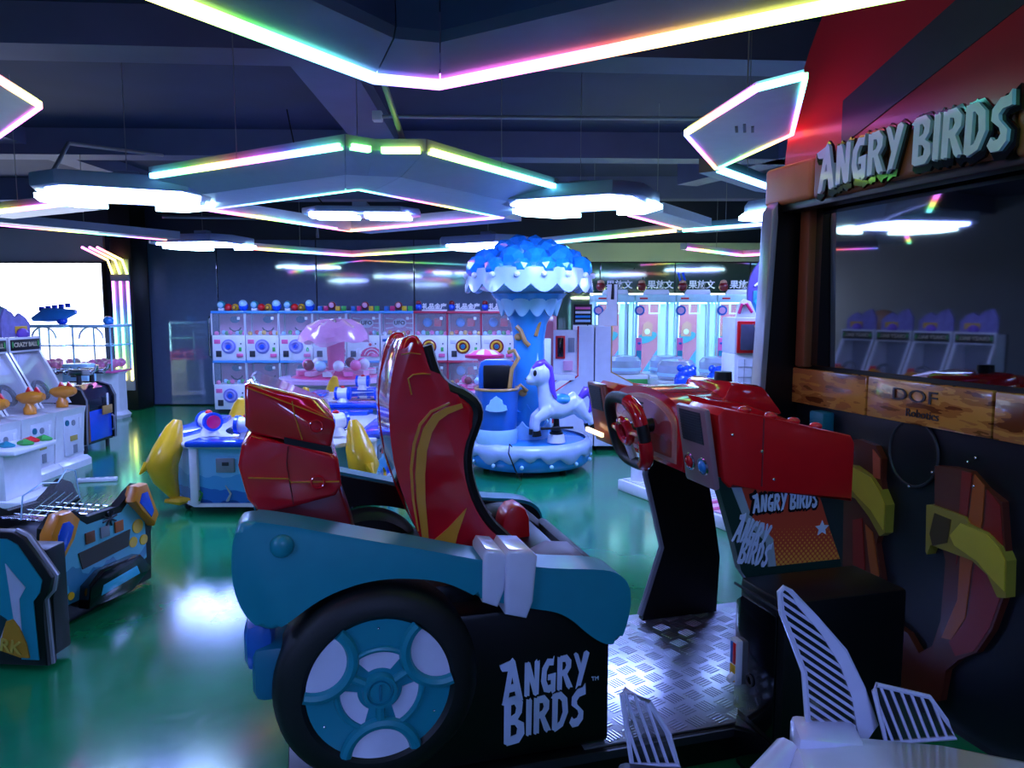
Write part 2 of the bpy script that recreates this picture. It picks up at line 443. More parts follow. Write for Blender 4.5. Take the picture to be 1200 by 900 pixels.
# ------------------------------------------------------------------ hanging light frames
ZL = 2.27
FRAME = mat('frame_paint', '#9aa0b4', .42, coat=.15)
FRAMED = mat('frame_dark_paint', '#5d6a78', .45, coat=.1)
def seg_panels(root, outer, inner, zo, zi, thick, m, closed=False):
    n = len(outer); k = n if closed else n-1
    for i in range(k):
        j = (i+1) % n
        a, b, c, d = outer[i], outer[j], inner[j], inner[i]
        sh = .004
        vs = [(a[0], a[1], zo), (b[0], b[1], zo), (c[0], c[1], zi), (d[0], d[1], zi)]
        vs += [(p[0], p[1], p[2]+thick) for p in vs]
        cen = Vector((sum(v[0] for v in vs)/8, sum(v[1] for v in vs)/8, 0))
        vs = [(v[0]+(cen.x-v[0])*sh, v[1]+(cen.y-v[1])*sh, v[2]) for v in vs]
        MB().add(vs, [(0, 1, 2, 3), (7, 6, 5, 4), (0, 4, 5, 1), (1, 5, 6, 2), (2, 6, 7, 3), (3, 7, 4, 0)]).done('panel', m, root, smooth=0)
def strip(root, pts, z, w, m, up=.02, name='led_strip'):
    for i in range(len(pts)-1):
        p, q = Vector((*pts[i], z)), Vector((*pts[i+1], z)); d = (q-p); L = d.length; d.normalize()
        n = Vector((-d.y, d.x, 0))*w/2; e = d*.004
        vs = [p+e+n, q-e+n, q-e-n, p+e-n]; vs = [Vector(v) for v in vs]
        MB().add(vs+[v+Vector((0, 0, up)) for v in vs], [(0, 1, 2, 3), (7, 6, 5, 4), (0, 4, 5, 1), (1, 5, 6, 2), (2, 6, 7, 3), (3, 7, 4, 0)]).done(name, m, root, smooth=0)
def wires(root, pts, z):
    for x, y in pts: MB().cyl((x, y, z), (x, y, H), .003, n=5).done('hanger_wire', GREY, root)
A = Vector((.53, .848)); B = Vector((-.848, .53))      # the frames' grid turns with these two directions
def P(px, py): return at_z(px, py, ZL)
# big chevron overhead
r1 = thing('ceiling_light_frame', 'big overhead chevron light frame with a broad bright rainbow strip nearest the camera', 'ceiling light')
c0, c1 = Vector(P(440, 90)), Vector(P(515, 97))
o = [c0-A*2.6, c0, c1, c1-B*2.8]
i0, i1 = Vector(P(462, 45)), Vector(P(515, 50))
inn = [i0-A*2.3, i0, i1, i1-B*2.5]
seg_panels(r1, o, inn, ZL, ZL, .1, FRAMED)
lip = [p+(q-p)*.06 for p, q in zip(inn, o)]
out2 = [p+(p-q).normalized()*.045 for p, q in zip(o, inn)]
inn2 = [p+(q-p).normalized()*.04 for p, q in zip(o, inn)]
for i in range(3):
    vs = [(*out2[i], ZL-.012), (*out2[i+1], ZL-.012), (*inn2[i+1], ZL-.012), (*inn2[i], ZL-.012)]
    vs += [(a, b, c+.03) for a, b, c in vs]
    MB().add(vs, [(0, 1, 2, 3), (7, 6, 5, 4), (0, 4, 5, 1), (1, 5, 6, 2), (2, 6, 7, 3), (3, 7, 4, 0)]).done('led_strip', LEDA, r1, smooth=0)
in3 = [p+(p-q).normalized()*.035 for p, q in zip(inn, o)]
seg_panels(r1, inn, in3, ZL, ZL+.02, .16, BEAM)
wires(r1, [tuple(c0-A*.6), tuple(c1-B*.9)], ZL+.1)
# diamond frame in the middle
r2 = thing('ceiling_light_frame', 'diamond shaped hanging frame outlined by two thin rainbow strips in the middle of the room', 'ceiling light')
oa, ob, oc = Vector(P(175, 220)), Vector(P(405, 187)), Vector(P(440, 192))
od, oe = Vector(P(500, 192)), Vector(P(655, 232))
ia, ib, ic, idd = Vector(P(240, 246)), Vector(P(420, 222)), Vector(P(590, 255)), Vector(P(410, 271))
ibl, ibr = ib+(ia-ib).normalized()*.12, ib+(ic-ib).normalized()*.12
crease = lambda p, q: p.lerp(q, .42)
OUT = [oa, ob, oc, od, oe]; INN = [ia, ibl, ib, ibr, ic]
MID = [crease(p, q) for p, q in zip(OUT, INN)]
seg_panels(r2, OUT, MID, ZL+.07, ZL, .06, FRAME)
seg_panels(r2, MID, INN, ZL, ZL, .1, mat('frame_light_paint', '#c6cadb', .4))
fa, fd, fc = ia+(ia-ic).normalized()*.1+A*.35, idd+A*.3, ic+A*.3
seg_panels(r2, [fa, fd, fc], [ia, idd, ic], ZL, ZL, .1, mat('frame_light_paint'))
for p, q in zip(OUT, OUT[1:]):
    if (q-p).length > .1:
        d = (q-p).normalized()*.03; n = Vector((d.y, -d.x)).normalized()*.0
        strip(r2, [tuple(p+d), tuple(q-d)], ZL+.055, .035, LEDB, .03)
strip(r2, [tuple(x) for x in (ia, ibl, ib, ibr, ic)], ZL-.006, .02, LEDC, .02)
strip(r2, [tuple(x) for x in (ia, idd, ic)], ZL-.006, .02, LEDC, .02)
wires(r2, [tuple(oa.lerp(ob, .5)), tuple(od.lerp(oe, .5)), tuple(ib)], ZL+.06)
# neighbouring frames
def arm_frame(label, px_pts, w, m, led, up=1):
    root = thing('ceiling_light_frame', label, 'ceiling light', (0, 0, 0), 0, None)
    pts = [Vector(P(*q)) for q in px_pts]; inn = []
    for i, p in enumerate(pts):
        d = (pts[min(i+1, len(pts)-1)]-pts[max(i-1, 0)]).normalized()
        inn.append(p+Vector((-d.y, d.x))*w*up)
    seg_panels(root, pts, inn, ZL, ZL, .08, m)
    strip(root, [tuple(p) for p in pts], ZL-.008, .03, led, .03)
    wires(root, [tuple(pts[0].lerp(pts[1], .5))], ZL+.06)
    return root
arm_frame('short frame arm with rainbow strip running left from the left hanging lamp', [(-30, 252), (78, 240)], .3, FRAME, LEDB, 1)
arm_frame('long frame arm with rainbow strip running from far left to the small back lamp', [(-20, 262), (195, 281)], .25, FRAME, LEDC, -1)
arm_frame('far frame arm with rainbow strip right of the small back lamp, ending before the mushroom canopy', [(283, 291), (412, 300), (540, 292)], .14, FRAME, LEDA, 1)
arm_frame('frame arm with pink and green strip passing right behind the mushroom canopy', [(618, 288), (792, 271)], .12, FRAME, LEDC, 1)
arm_frame('white frame arm from the right hanging lamp down toward the tall prize machines', [(737, 252), (798, 268)], .3, FRAME, LEDB, -1)
arm_frame('frame panel with red green strip above the tall prize machines', [(800, 271), (905, 263), (1100, 252)], .3, FRAMED, LEDA, 1)
arm_frame('low frame arm with thin rainbow strip over the row of tall prize machines', [(805, 292), (870, 300), (1000, 292)], .1, FRAME, LEDC, 1)
def plate_frame(label, quad, logo=True):
    root = thing('ceiling_light_frame', label, 'ceiling light')
    pts = [Vector(P(*q)) for q in quad]; cen = sum(pts, Vector((0, 0)))/len(pts)
    vs = [(p.x, p.y, ZL) for p in pts]+[(p.x, p.y, ZL+.03) for p in pts]; n = len(pts)
    MB().add(vs, [tuple(range(n)), tuple(range(2*n-1, n-1, -1))]+[(i, (i+1) % n, n+(i+1) % n, n+i) for i in range(n)]).done('panel', mat('frame_light_paint'), root, smooth=0)
    for k in range(0, n):
        p, q = pts[k], pts[(k+1) % n]
        strip(root, [tuple(p.lerp(cen, -.02)), tuple(q.lerp(cen, -.02))], ZL-.006, .018, [LEDB, LEDA, LEDC][k % 3], .022)
    for k in range(3):
        p = pts[3].lerp(pts[0], .35+.1*k).lerp(cen, .25); q = p+(pts[2]-pts[3]).normalized()*(.12+.04*(k % 2))
        strip(root, [tuple(p), tuple(q)], ZL-.003, .012, DGREY, .004, 'printed_mark')
    wires(root, [tuple(cen)], ZL+.1)
    return root
plate_frame('pale blue hanging plate with rainbow edges left of the red dome sign', [(805, 157), (886, 106), (942, 92), (927, 157), (840, 197)])
plate_frame('pale hanging plate with rainbow edges cut off at the left of the picture', [(-60, 60), (45, 125), (-45, 190), (-160, 130)])
arm_frame('dark frame arm with bright strip under the pale plate beside the red dome sign', [(842, 200), (905, 222), (1010, 232)], .12, FRAMED, LEDB, 1)

# ------------------------------------------------------------------ white panel lamps
def make_lamp(label):
    t = thing('panel_lamp', label, 'lamp', group='white hexagonal panel lamps')
    hx = [(-.54, -.26), (-.38, -.46), (.38, -.46), (.54, -.26), (.54, .24), (.36, .44), (-.36, .44), (-.54, .24)]
    MB().prism(hx, 'z', 0, .09, .012).done('lamp_body', LAMPB, t)
    MB().prism([(-.46, -.24), (-.34, -.40), (.34, -.40), (.46, -.24), (.46, .1), (.34, .27), (-.34, .27), (-.46, .1)], 'z', -.012, .01).done('diffuser', LAMPM, t, smooth=0)
    for s in (-1, 1):
        MB().prism([(s*.50, .02), (s*.56, .02), (s*.56, .25), (s*.37, .49), (s*.16, .49), (s*.16, .42), (s*.34, .42), (s*.5, .22)], 'z', -.03, .0).done('edge_light', LAMPE, t, smooth=0)
    MB().box(-.08, .08, -.06, .06, .09, .17, .01).done('driver_box', LAMPB, t)
    MB().cyl((0, 0, .17), (0, 0, H-ZL), .003, n=5).done('hanger_wire', GREY, t)
    return t
def lamp_at(pxl, ang, label, first=None):
    x, y = P(*pxl)
    if first: first.location = (x, y, ZL); first.rotation_euler = (0, 0, ang); first['label'] = label; return first
    return dup(LAMP0, (x, y, ZL), ang, label)
LAMP0 = make_lamp('x')
lamp_at((150, 231), math.radians(24), 'large white hexagonal panel lamp hanging at the upper left', LAMP0)
lamp_at((680, 240), math.radians(-24), 'white hexagonal panel lamp hanging right of the diamond frame')
lamp_at((238, 287), math.radians(-10), 'small distant white panel lamp at the back left near the dark glass door')
lamp_at((572, 288), math.radians(-30), 'distant white panel lamp half hidden behind the mushroom canopy')
lamp_at((958, 250), math.radians(30), 'white panel lamp mostly hidden behind the tall red game cabinet')
for x, y, a, l in [(-4.4, 2.6, 60, 'added unseen white panel lamp off to the left above the low coin machines'),
                   (1.0, -1.6, -33, 'added unseen white panel lamp behind the camera'),
                   (-2.6, -.9, 40, 'added unseen white panel lamp behind the camera to the left'),
                   (3.6, 8.2, 20, 'added unseen white panel lamp off to the right above the prize machines')]:
    dup(LAMP0, (x, y, ZL), math.radians(a), l)  # these four are added out of view to light the room
t = thing('panel_lamp', 'open framed double lamp hanging inside the diamond frame', 'lamp', (*P(425, 258), ZL), math.radians(4))
MB().prism([(-.5, -.1), (-.35, -.26), (.35, -.26), (.5, -.1), (.5, .1), (.35, .26), (-.35, .26), (-.5, .1)], 'z', .04, .09, .01).done('lamp_body', LAMPB, t)
for x0, x1 in ((-.42, -.04), (.04, .42)):
    MB().box(x0, x1, -.22, -.08, .0, .045, .01).done('diffuser', LAMPM, t)
    MB().box(x0, x1, .1, .2, .02, .045, .01).done('diffuser', LAMPE, t)
MB().tube([(-.3, 0, .09), (-.5, -.1, .35), (-.6, -.1, .9)], .006).done('power_cord', BLACK, t)
MB().box(-.06, .06, -.2, .2, .09, .13).done('driver_box', LAMPB, t)

# ------------------------------------------------------------------ the racing game: one frame for its five pieces
KO = (.729, 2.353, 0.); KA = math.radians(16)      # x runs forward along the ride, y across it away from the camera
LETW = mat('white_letter_vinyl', '#c9d4ee', .4)
# --- platform
pf = thing('ride_platform', 'low black ride platform topped with silver chequer plate', 'platform', KO, KA)
MB().box(-1.42, .62, -.02, .92, .0, .112, .01).done('platform_base', BLACK, pf)
PLATE = mat('aluminium_plate', '#c4c7d4', .3, metal=.9, var=.15, scale=5)
MB().box(-.52, .6, 0, .9, .112, .118, .001).done('chequer_plate', PLATE, pf)
tr = MB()
cs = .078
for i in range(14):
    for j in range(11):
        cx, cy = -.49+cs*i, .04+cs*j
        if cx > .57 or cy > .87: continue
        R = Matrix.Translation((cx, cy, .118)) @ Matrix.Rotation(math.radians(20 if (i+j) % 2 else 110), 4, 'Z')
        for k in range(5):
            d = (k-2)*.0125
            tr.add([(d-.0035, -.028, 0), (d+.0035, -.028, 0), (d+.0035, .028, 0), (d-.0035, .028, 0), (d-.0015, -.024, .0022), (d+.0015, -.024, .0022), (d+.0015, .024, .0022), (d-.0015, .024, .0022)],
                   [(4, 5, 6, 7), (0, 1, 5, 4), (1, 2, 6, 5), (2, 3, 7, 6), (3, 0, 4, 7)], 0, R)
tr.done('tread_bars', PLATE, pf, kind='stuff', smooth=0)
MB().box(-1.42, .6, -.026, -.018, .085, .112).done('edge_trim', DGREY, pf, smooth=0)
for u in (-1.2, -.68, -.3, .2):
    MB().cyl((u, -.027, .06), (u, -.034, .06), .009, n=10).done('bolt', CHROME, pf)

# --- kart
kt = thing('racing_kart', 'teal and red ride-on racing kart with a tall red bucket seat and big wheel', 'kart', KO, KA)
MB().box(-1.3, -.435, .0, .84, .122, .6, .02).done('chassis', BLACK, kt)
MB().box(-.46, -.40, .1, .74, .4, .66, .03).done('front_bumper', RUB, kt)
MB().box(-1.3, -.5, .1, .74, .58, .66, .02).done('cockpit_floor', BLACK, kt)
ARM = [(-1.497, .952), (-1.524, .93), (-1.538, .86), (-1.536, .767), (-1.505, .682), (-1.448, .637), (-1.40, .66), (-1.327, .712), (-1.25, .742), (-1.166, .757), (-1.07, .752), (-.975, .732), (-.9, .69), (-.875, .671), (-.72, .623), (-.64, .605), (-.59, .575), (-.545, .53), (-.502, .495), (-.465, .478), (-.43, .485), (-.41, .53), (-.395, .6), (-.40, .66), (-.435, .70), (-.49, .72), (-.668, .739), (-.875, .785), (-1.03, .83), (-1.21, .877), (-1.36, .92)]
ARM = chaikin(ARM)
MB().prism(ARM, 'y', -.06, .07, .018, seg=3).done('side_fender', TEAL, kt)
MB().prism(ARM, 'y', .80, .90, .018, seg=3).done('side_fender', TEAL, kt)
MB().prism([(u*.985-.015, z*.985) for u, z in ARM], 'y', .785, .803).done('fender_lining', BLACK, kt, smooth=0)
MB().ball((-1.41, -.06, .905-.03), (.032, .022, .032), 16, 10).done('dome_bolt', TEAL, kt)
# two white clamps round the fender
for u0, u1, za, zb in ((-.865, -.80, .64, .80), (-.80, -.715, .60, .795)):
    d = .012 if u0 < -.84 else .02
    MB().prism([(u0, za+.02), (u1-.02, za), (u1+.0, za+.05), (u1+.012, zb-.01), (u1-.01, zb+.01), (u0+.012, zb+.018), (u0+.002, zb)], 'y', -.06-d, .08, .012, seg=3).done('clamp', LAV, kt)
# wheel
wh = thing('wheel', None, None); wh.parent = kt; wh.location = (-1.162, -.07, .447)
prof = [(.20, .0), (.212, -.012), (.225, -.012), (.262, -.004), (.283, .02), (.288, .05), (.288, .14), (.27, .17), (.2, .17)]
T = Matrix.Rotation(-PI/2, 4, 'X')      # lathe axis z -> y
MB().lathe([(r, z) for r, z in prof], 56, T=T, cap=False).done('tyre', RUB, wh)
MB().lathe([(.001, .0), (.21, .0), (.21, .1), (.001, .1)], 48, T=T).done('rim', TEAL, wh)
def flatpoly(pts, y0, y1, bev, m, name):
    return MB().prism(pts, 'y', y0, y1, bev).done(name, m, wh)
Rr = .206
for ang in (150, 30, 270):
    a = math.radians(ang); c = (.195*math.cos(a), .195*math.sin(a)); q = .084
    pts = []
    for k in range(40):
        b = 2*PI*k/40; p = [c[0]+q*math.cos(b), c[1]+q*math.sin(b)]
        l = math.hypot(*p)
        if l > .2: p = [p[0]*.2/l, p[1]*.2/l]
        pts.append(tuple(p))
    flatpoly(pts, -.004, .01, .0, LAV, 'rim_inset')
    arc = [(c[0]+.098*math.cos(a+PI+t), -.006, c[1]+.098*math.sin(a+PI+t)) for t in [(-1.42+2.84*k/18) for k in range(19)]]
    arc = [p for p in arc if math.hypot(p[0], p[2]) < .207]
    MB().tube(arc, .017, 8, flat=1).done('rim_arc', TEAL, wh)
    MB().tube([(.04*math.cos(a), -.006, .04*math.sin(a)), (.1*math.cos(a), -.006, .1*math.sin(a))], .013, 8).done('spoke', TEAL, wh)
for ang in (90, 210, 330):
    a = math.radians(ang); pts = []
    for k in range(13): t = a-.62+1.24*k/12; pts.append((.112*math.cos(t), .112*math.sin(t)))
    for k in range(9): t = a+.5-1.0*k/8; pts.append((.062*math.cos(t), .062*math.sin(t)))
    flatpoly(pts, -.003, .01, 0, LAV, 'rim_inset')
    MB().tube([(.117*math.cos(t), -.004, .117*math.sin(t)) for t in [a-.66+1.32*k/12 for k in range(13)]], .009, 8).done('rim_arc', TEAL, wh)
    MB().ball((.175*math.cos(a), -.001, .175*math.sin(a)), .004, 8, 6).done('screw', CHROME, wh)
MB().lathe([(.001, -.022), (.028, -.022), (.03, -.014), (.036, -.014), (.038, -.024), (.046, -.024), (.05, -.012), (.05, .01)], 28, T=T).done('hub', TEAL, wh)
MB().box(-.004, .004, -.03, -.02, -.022, .022, .002).done('hub_slot', TEALD, wh)
# hidden far wheels
for u in (-1.12, -.6):
    MB().lathe([(.1, 0), (.2, 0), (.22, .03), (.22, .12), (.2, .14), (.1, .14)], 40, (u, .66, 0), T=Matrix.Translation((0, 0, .52 if u < -.9 else .5)) @ Matrix.Translation((u, .66, 0)) @ T @ Matrix.Translation((-u, -.66, 0))).done('inner_wheel', RUB, kt)
MB().prism([(-.68, .66), (-.56, .71), (-.48, .70), (-.43, .64), (-.43, .6), (-.68, .6)], 'y', .12, .3, .02).done('seat_cushion', mat('mauve_vinyl', '#6e6274', .5), kt)
MB().prism([(-.72, .64), (-.62, .715), (-.5, .72), (-.44, .66), (-.44, .6), (-.72, .6)], 'y', .3, .72, .02, T=Matrix.Translation((0, 0, -.05))).done('seat_cushion', BLACK, kt)
# exhaust
MB().cyl((-1.5, .1, .5), (-1.39, .1, .5), .07, .07, 20).done('exhaust', TEALD, kt)
MB().box(-1.50, -1.40, -.02, .2, .42, .58, .03).done('exhaust', TEALD, kt)
MB().box(-1.52, -1.44, .0, .2, .50, .64, .03).done('exhaust', SKYD, kt)
# engine cowls at the back
UP = [(-1.502, 1.287), (-1.49, 1.292), (-1.375, 1.24), (-1.262, 1.188), (-1.256, 1.16), (-1.27, 1.10), (-1.29, 1.095), (-1.40, 1.128), (-1.485, 1.145), (-1.505, 1.17)]
MB().prism(UP, 'y', .13, .58, .012, seg=3).done('engine_cowl', RED, kt)
LO = [(-1.49, 1.15), (-1.395, 1.115), (-1.27, 1.085), (-1.25, 1.06), (-1.242, .985), (-1.26, .955), (-1.37, .935), (-1.47, .915), (-1.505, .96), (-1.527, 1.06), (-1.515, 1.12)]
MB().prism(LO, 'y', .12, .6, .014, seg=3).done('engine_cowl', RED, kt)
MB().prism([(-1.4, 1.135), (-1.27, 1.10), (-1.265, 1.08), (-1.4, 1.11)], 'y', .125, .56).done('cowl_gap', BLACK, kt, smooth=0)
MB().prism([(-1.46, .93), (-1.25, .985), (-1.19, .78), (-1.19, .6), (-1.42, .6)], 'y', .16, .58, .02).done('cowl_base', REDD, kt)
def line_on(pts, y, r, m, name, par):
    return MB().tube([(u, y, z) for u, z in pts], r, 6, flat=.6).done(name, m, par)
line_on([(-1.50, 1.025), (-1.39, 1.015), (-1.385, 1.005), (-1.25, .998)], .118, .0035, GOLD, 'gold_stripe', kt)
line_on([(-1.495, 1.28), (-1.375, 1.228), (-1.262, 1.178)], .128, .003, GOLD, 'gold_stripe', kt)
line_on([(-1.375, 1.238), (-1.37, 1.2), (-1.35, 1.125)], .128, .003, GOLD, 'seam_line', kt)
line_on([(-1.39, 1.11), (-1.395, 1.06), (-1.38, .94)], .118, .003, REDD, 'seam_line', kt)
for u, z in ((-1.31, 1.0), (-1.31, 1.165)):
    MB().torus((u, .116, z), .018, .004, 'y', 20, 6).done('cowl_ring', RED, kt)
# bucket seat
SEAT = [(-1.045, 1.405), (-1.065, 1.36), (-1.085, 1.27), (-1.092, 1.19), (-1.088, 1.1), (-1.075, 1.0), (-1.045, .9), (-1.005, .79), (-.96, .7), (-.93, .655), (-.70, .655), (-.685, .70), (-.73, .745), (-.785, .80), (-.825, .87), (-.848, .94), (-.858, 1.01), (-.852, 1.065), (-.832, 1.115), (-.816, 1.16), (-.825, 1.195), (-.86, 1.225), (-.91, 1.245), (-.945, 1.275), (-.965, 1.32), (-.98, 1.375), (-.99, 1.415), (-1.02, 1.42)]
SEAT = chaikin(SEAT, 1)
MB().prism(SEAT, 'y', .22, .285, .022, seg=3).done('seat_side', RED, kt)
MB().prism(SEAT, 'y', .555, .62, .022, seg=3).done('seat_side', RED, kt)
BK = [(-1.04, 1.40), (-1.062, 1.36), (-1.082, 1.27), (-1.089, 1.19), (-1.085, 1.1), (-1.072, 1.0), (-1.042, .9), (-1.0, .79), (-.955, .7), (-.925, .66), (-.75, .66), (-.76, .70), (-.87, .74), (-.92, .83), (-.955, .95), (-.975, 1.1), (-.985, 1.25), (-.995, 1.41)]
MB().prism(BK, 'y', .27, .57, .015).done('seat_back', RED, kt)
MB().prism([(u+.012, z) for u, z in BK[10:]]+[(-1.0, 1.38), (-.99, 1.1), (-.95, .85), (-.88, .70)], 'y', .285, .555, 0).done('seat_padding', mat('black_vinyl', '#0c0c10', .45), kt)
fr = SEAT[22:-5]
for y in (.245, .595):
    MB().tube([(u+.012, y+.004, z) for u, z in fr], .024, 8).done('edge_padding', mat('black_vinyl'), kt)
ribbon([(-.975, .70), (-.985, .80), (-.995, .90), (-.997, .98), (-.99, 1.06), (-.972, 1.12), (-.945, 1.16), (-.91, 1.18), (-.86, 1.195)], .032, .214, .221, GOLD, 'gold_stripe', kt)
ribbon([(-1.005, .80), (-1.02, .9), (-1.025, 1.0), (-1.015, 1.08), (-.995, 1.14), (-.96, 1.18), (-.90, 1.205)], .009, .214, .221, GOLD, 'gold_stripe', kt)
line_on([(-1.02, 1.235), (-1.03, 1.285), (-1.015, 1.297), (-.985, 1.30), (-.96, 1.297)], .218, .004, GOLD, 'gold_stripe', kt)
line_on([(-1.05, 1.36), (-1.02, 1.365), (-.99, 1.36)], .219, .003, GOLD, 'gold_stripe', kt)
MB().prism([(-.975, .75), (-.91, .80), (-.848, .862), (-.878, .78), (-.90, .69), (-.96, .69)], 'y', .214, .222).done('gold_flash', GOLD, kt, smooth=0)
MB().prism([(-.66, .6), (-.66, .72), (-.65, .755), (-.625, .78), (-.595, .785), (-.57, .77), (-.555, .735), (-.55, .6)], 'y', .47, .58, .012).done('seat_bolster', REDF, kt)
# lettering on the chassis side
brush_word('ANGRY', .108, LETW, kt, (-.79, -.001, .318), FY, .003, width=.285, slant=.025)
brush_word('BIRDS', .118, LETW, kt, (-.785, -.001, .190), FY, .003, width=.265, slant=.03)
text('TM', .018, LETW, kt, (-.487, -.001, .345), FY)

# --- steering console
cn = thing('steering_console', 'red steering console with black wheel on two side boards before the kart', 'console', KO, KA)
FB = [(.11, .86), (.095, .78), (.13, .64), (.18, .444), (.08, .122), (.45, .122), (.46, .38), (.42, .60), (.39, .742), (.36, .95), (.13, .95)]
MB().prism(FB, 'y', .82, .86).done('side_board', BLACK, cn, smooth=0)
MB().tube([(u, .84, z) for u, z in [(.10, .87), (.092, .78), (.13, .64), (.18, .444), (.08, .14)]], .017, 8).done('edge_trim', GREY, cn)
NB = [(-.075, .96), (-.04, .86), (.0, .74), (.03, .64), (.06, .6), (.06, .122), (.46, .122), (.42, .64), (.37, .76), (.33, .86), (.30, .93)]
DGRN = mat('dark_green_print', '#12332c', .4, var=.1)
MB().prism(NB, 'y', .005, .04).done('side_board', DGRN, cn, smooth=0)
m_half = bpy.data.materials.new('orange_halftone_print'); m_half.use_nodes = True
def _half():
    nt = m_half.node_tree; b = nt.nodes['Principled BSDF']; b.inputs['Roughness'].default_value = .35
    tc = nt.nodes.new('ShaderNodeTexCoord'); v = nt.nodes.new('ShaderNodeTexVoronoi'); v.inputs['Scale'].default_value = 75
    v.inputs['Randomness'].default_value = 0
    mp = nt.nodes.new('ShaderNodeMapping'); mp.inputs['Rotation'].default_value = (0, .7, 0)
    s = nt.nodes.new('ShaderNodeSeparateXYZ'); mr = nt.nodes.new('ShaderNodeMapRange')
    mr.inputs[1].default_value = .84; mr.inputs[2].default_value = .62; mr.inputs[3].default_value = .0; mr.inputs[4].default_value = .55
    lt = nt.nodes.new('ShaderNodeMath'); lt.operation = 'LESS_THAN'
    mx = nt.nodes.new('ShaderNodeMix'); mx.data_type = 'RGBA'
    mx.inputs[6].default_value = (*lin('#c8452c'), 1); mx.inputs[7].default_value = (*lin('#e8983c'), 1)
    nt.links.new(tc.outputs['Object'], mp.inputs[0]); nt.links.new(mp.outputs[0], v.inputs['Vector']); nt.links.new(tc.outputs['Object'], s.inputs[0])
    nt.links.new(s.outputs[2], mr.inputs[0]); nt.links.new(v.outputs['Distance'], lt.inputs[0]); nt.links.new(mr.outputs[0], lt.inputs[1])
    nt.links.new(lt.outputs[0], mx.inputs[0]); nt.links.new(mx.outputs[2], b.inputs['Base Color'])
_half()
MB().prism([(.015, .93), (.29, .93), (.33, .85), (.365, .76), (.415, .645), (.16, .645), (.145, .74), (.06, .82)], 'y', .002, .006).done('orange_print', m_half, cn, smooth=0)
MB().prism([(-.02, .93), (.015, .93), (.06, .82), (.145, .74), (.16, .645), (.13, .645), (.118, .73), (.035, .81)], 'y', .001, .006).done('silver_stripe', mat('silver_print', '#9aa8b0', .35), cn, smooth=0)
star = [((.028 if k % 2 == 0 else .013)*math.cos(PI/2+k*PI/5), (.028 if k % 2 == 0 else .013)*math.sin(PI/2+k*PI/5)) for k in range(10)]
MB().prism([(.335+a, .76+b) for a, b in star], 'y', -.001, .003).done('star_print', LETW, cn, smooth=0)
brush_word('ANGRY BIRDS', .060, BLACK, cn, (.055, .0015, .835), FY, .003, grow=.12, width=.26, name='lettering_backing', first=1.1)
brush_word('ANGRY BIRDS', .056, LETW, cn, (.06, -.002, .837), FY, .003, width=.25, first=1.1)
brush_word('ANGRY', .085, LETW, cn, (-.012, .0005, .752), (PI/2, .38, 0), .003, width=.13, first=1.1)
brush_word('BIRDS', .075, LETW, cn, (.010, .0005, .676), (PI/2, .26, 0), .003, width=.115, first=1.1)
# red housing running back to the cabinet
HS = [(-.085, 1.165), (-.06, 1.185), (.08, 1.155), (.43, 1.075), (.445, 1.05), (.445, .845), (.08, .925), (-.03, .925), (-.055, .95)]
MB().prism(HS, 'y', -.012, .20, .012).done('console_housing', REDF, cn)
MB().prism(HS, 'y', .80, .98, .012).done('console_housing', REDF, cn)
MB().prism([(-.0, 1.19), (.15, 1.17), (.43, 1.07), (.43, .86), (.06, .92), (.0, .95)], 'y', .19, .81, .02).done('console_housing', RED, cn)
MB().tube([(.083, -.014, 1.15), (.083, -.014, .925)], .0025, 6).done('seam_line', REDD, cn)
for u, z in ((.08, 1.04), (.13, .945), (-.03, 1.1)): MB().ball((u, -.012, z), .006, 8, 6).done('screw', CHROME, cn)
for u in (.06, .16, .25, .34): MB().ball((u, .06, 1.16-.235*(u-.08)+.002), (.022, .022, .014), 14, 8).done('dome_bolt', RED, cn)
# speaker panels at both ends, facing the driver
GRILL = mat('dark_grille', '#2c3040', .5, var=.3, scale=90)
PNLP = mat('pinkish_panel_print', '#9c7480', .35, var=.15, scale=6)
def spk(y0, y1, m):
    T = Matrix.Translation((-.092, (y0+y1)/2, 1.05)) @ Matrix.Rotation(math.radians(-10), 4, 'Y')
    w = (y1-y0)/2
    MB().box(-.012, .012, -w, w, -.135, .135, .01, T=T).done('speaker_panel', m, cn)
    g = MB()
    for k in range(11):
        g.box(-.016, -.010, -w+.03, w-.03, .02+.009*k, .025+.009*k, T=T)
    g.box(-.0135, -.011, -w+.028, w-.028, .015, .122, T=T)
    g.done('speaker_grille', GRILL, cn, smooth=0)
    return T, w
T, w = spk(.0, .19, PNLP)
for y, mm in ((-.04, MATS['red_lacquer']), (.045, SKY)):
    MB().torus((-.014, -y, -.06), .026, .005, 'x', 24, 6, T=T).done('button_ring', CHROME, cn)
    MB().ball((-.014, -y, -.06), (.016, .022, .022), 16, 8, T=T).done('push_button', mm, cn)
spk(.82, 1.0, mat('amber_panel', '#8a3c22', .3, coat=.3))
MB().box(-.13, -.115, .82, 1.0, .955, .975, .004, T=Matrix.Identity(4)).done('light_bar', mat('warm_bar', '#ffd8a0', .3, emit=1.5), cn)
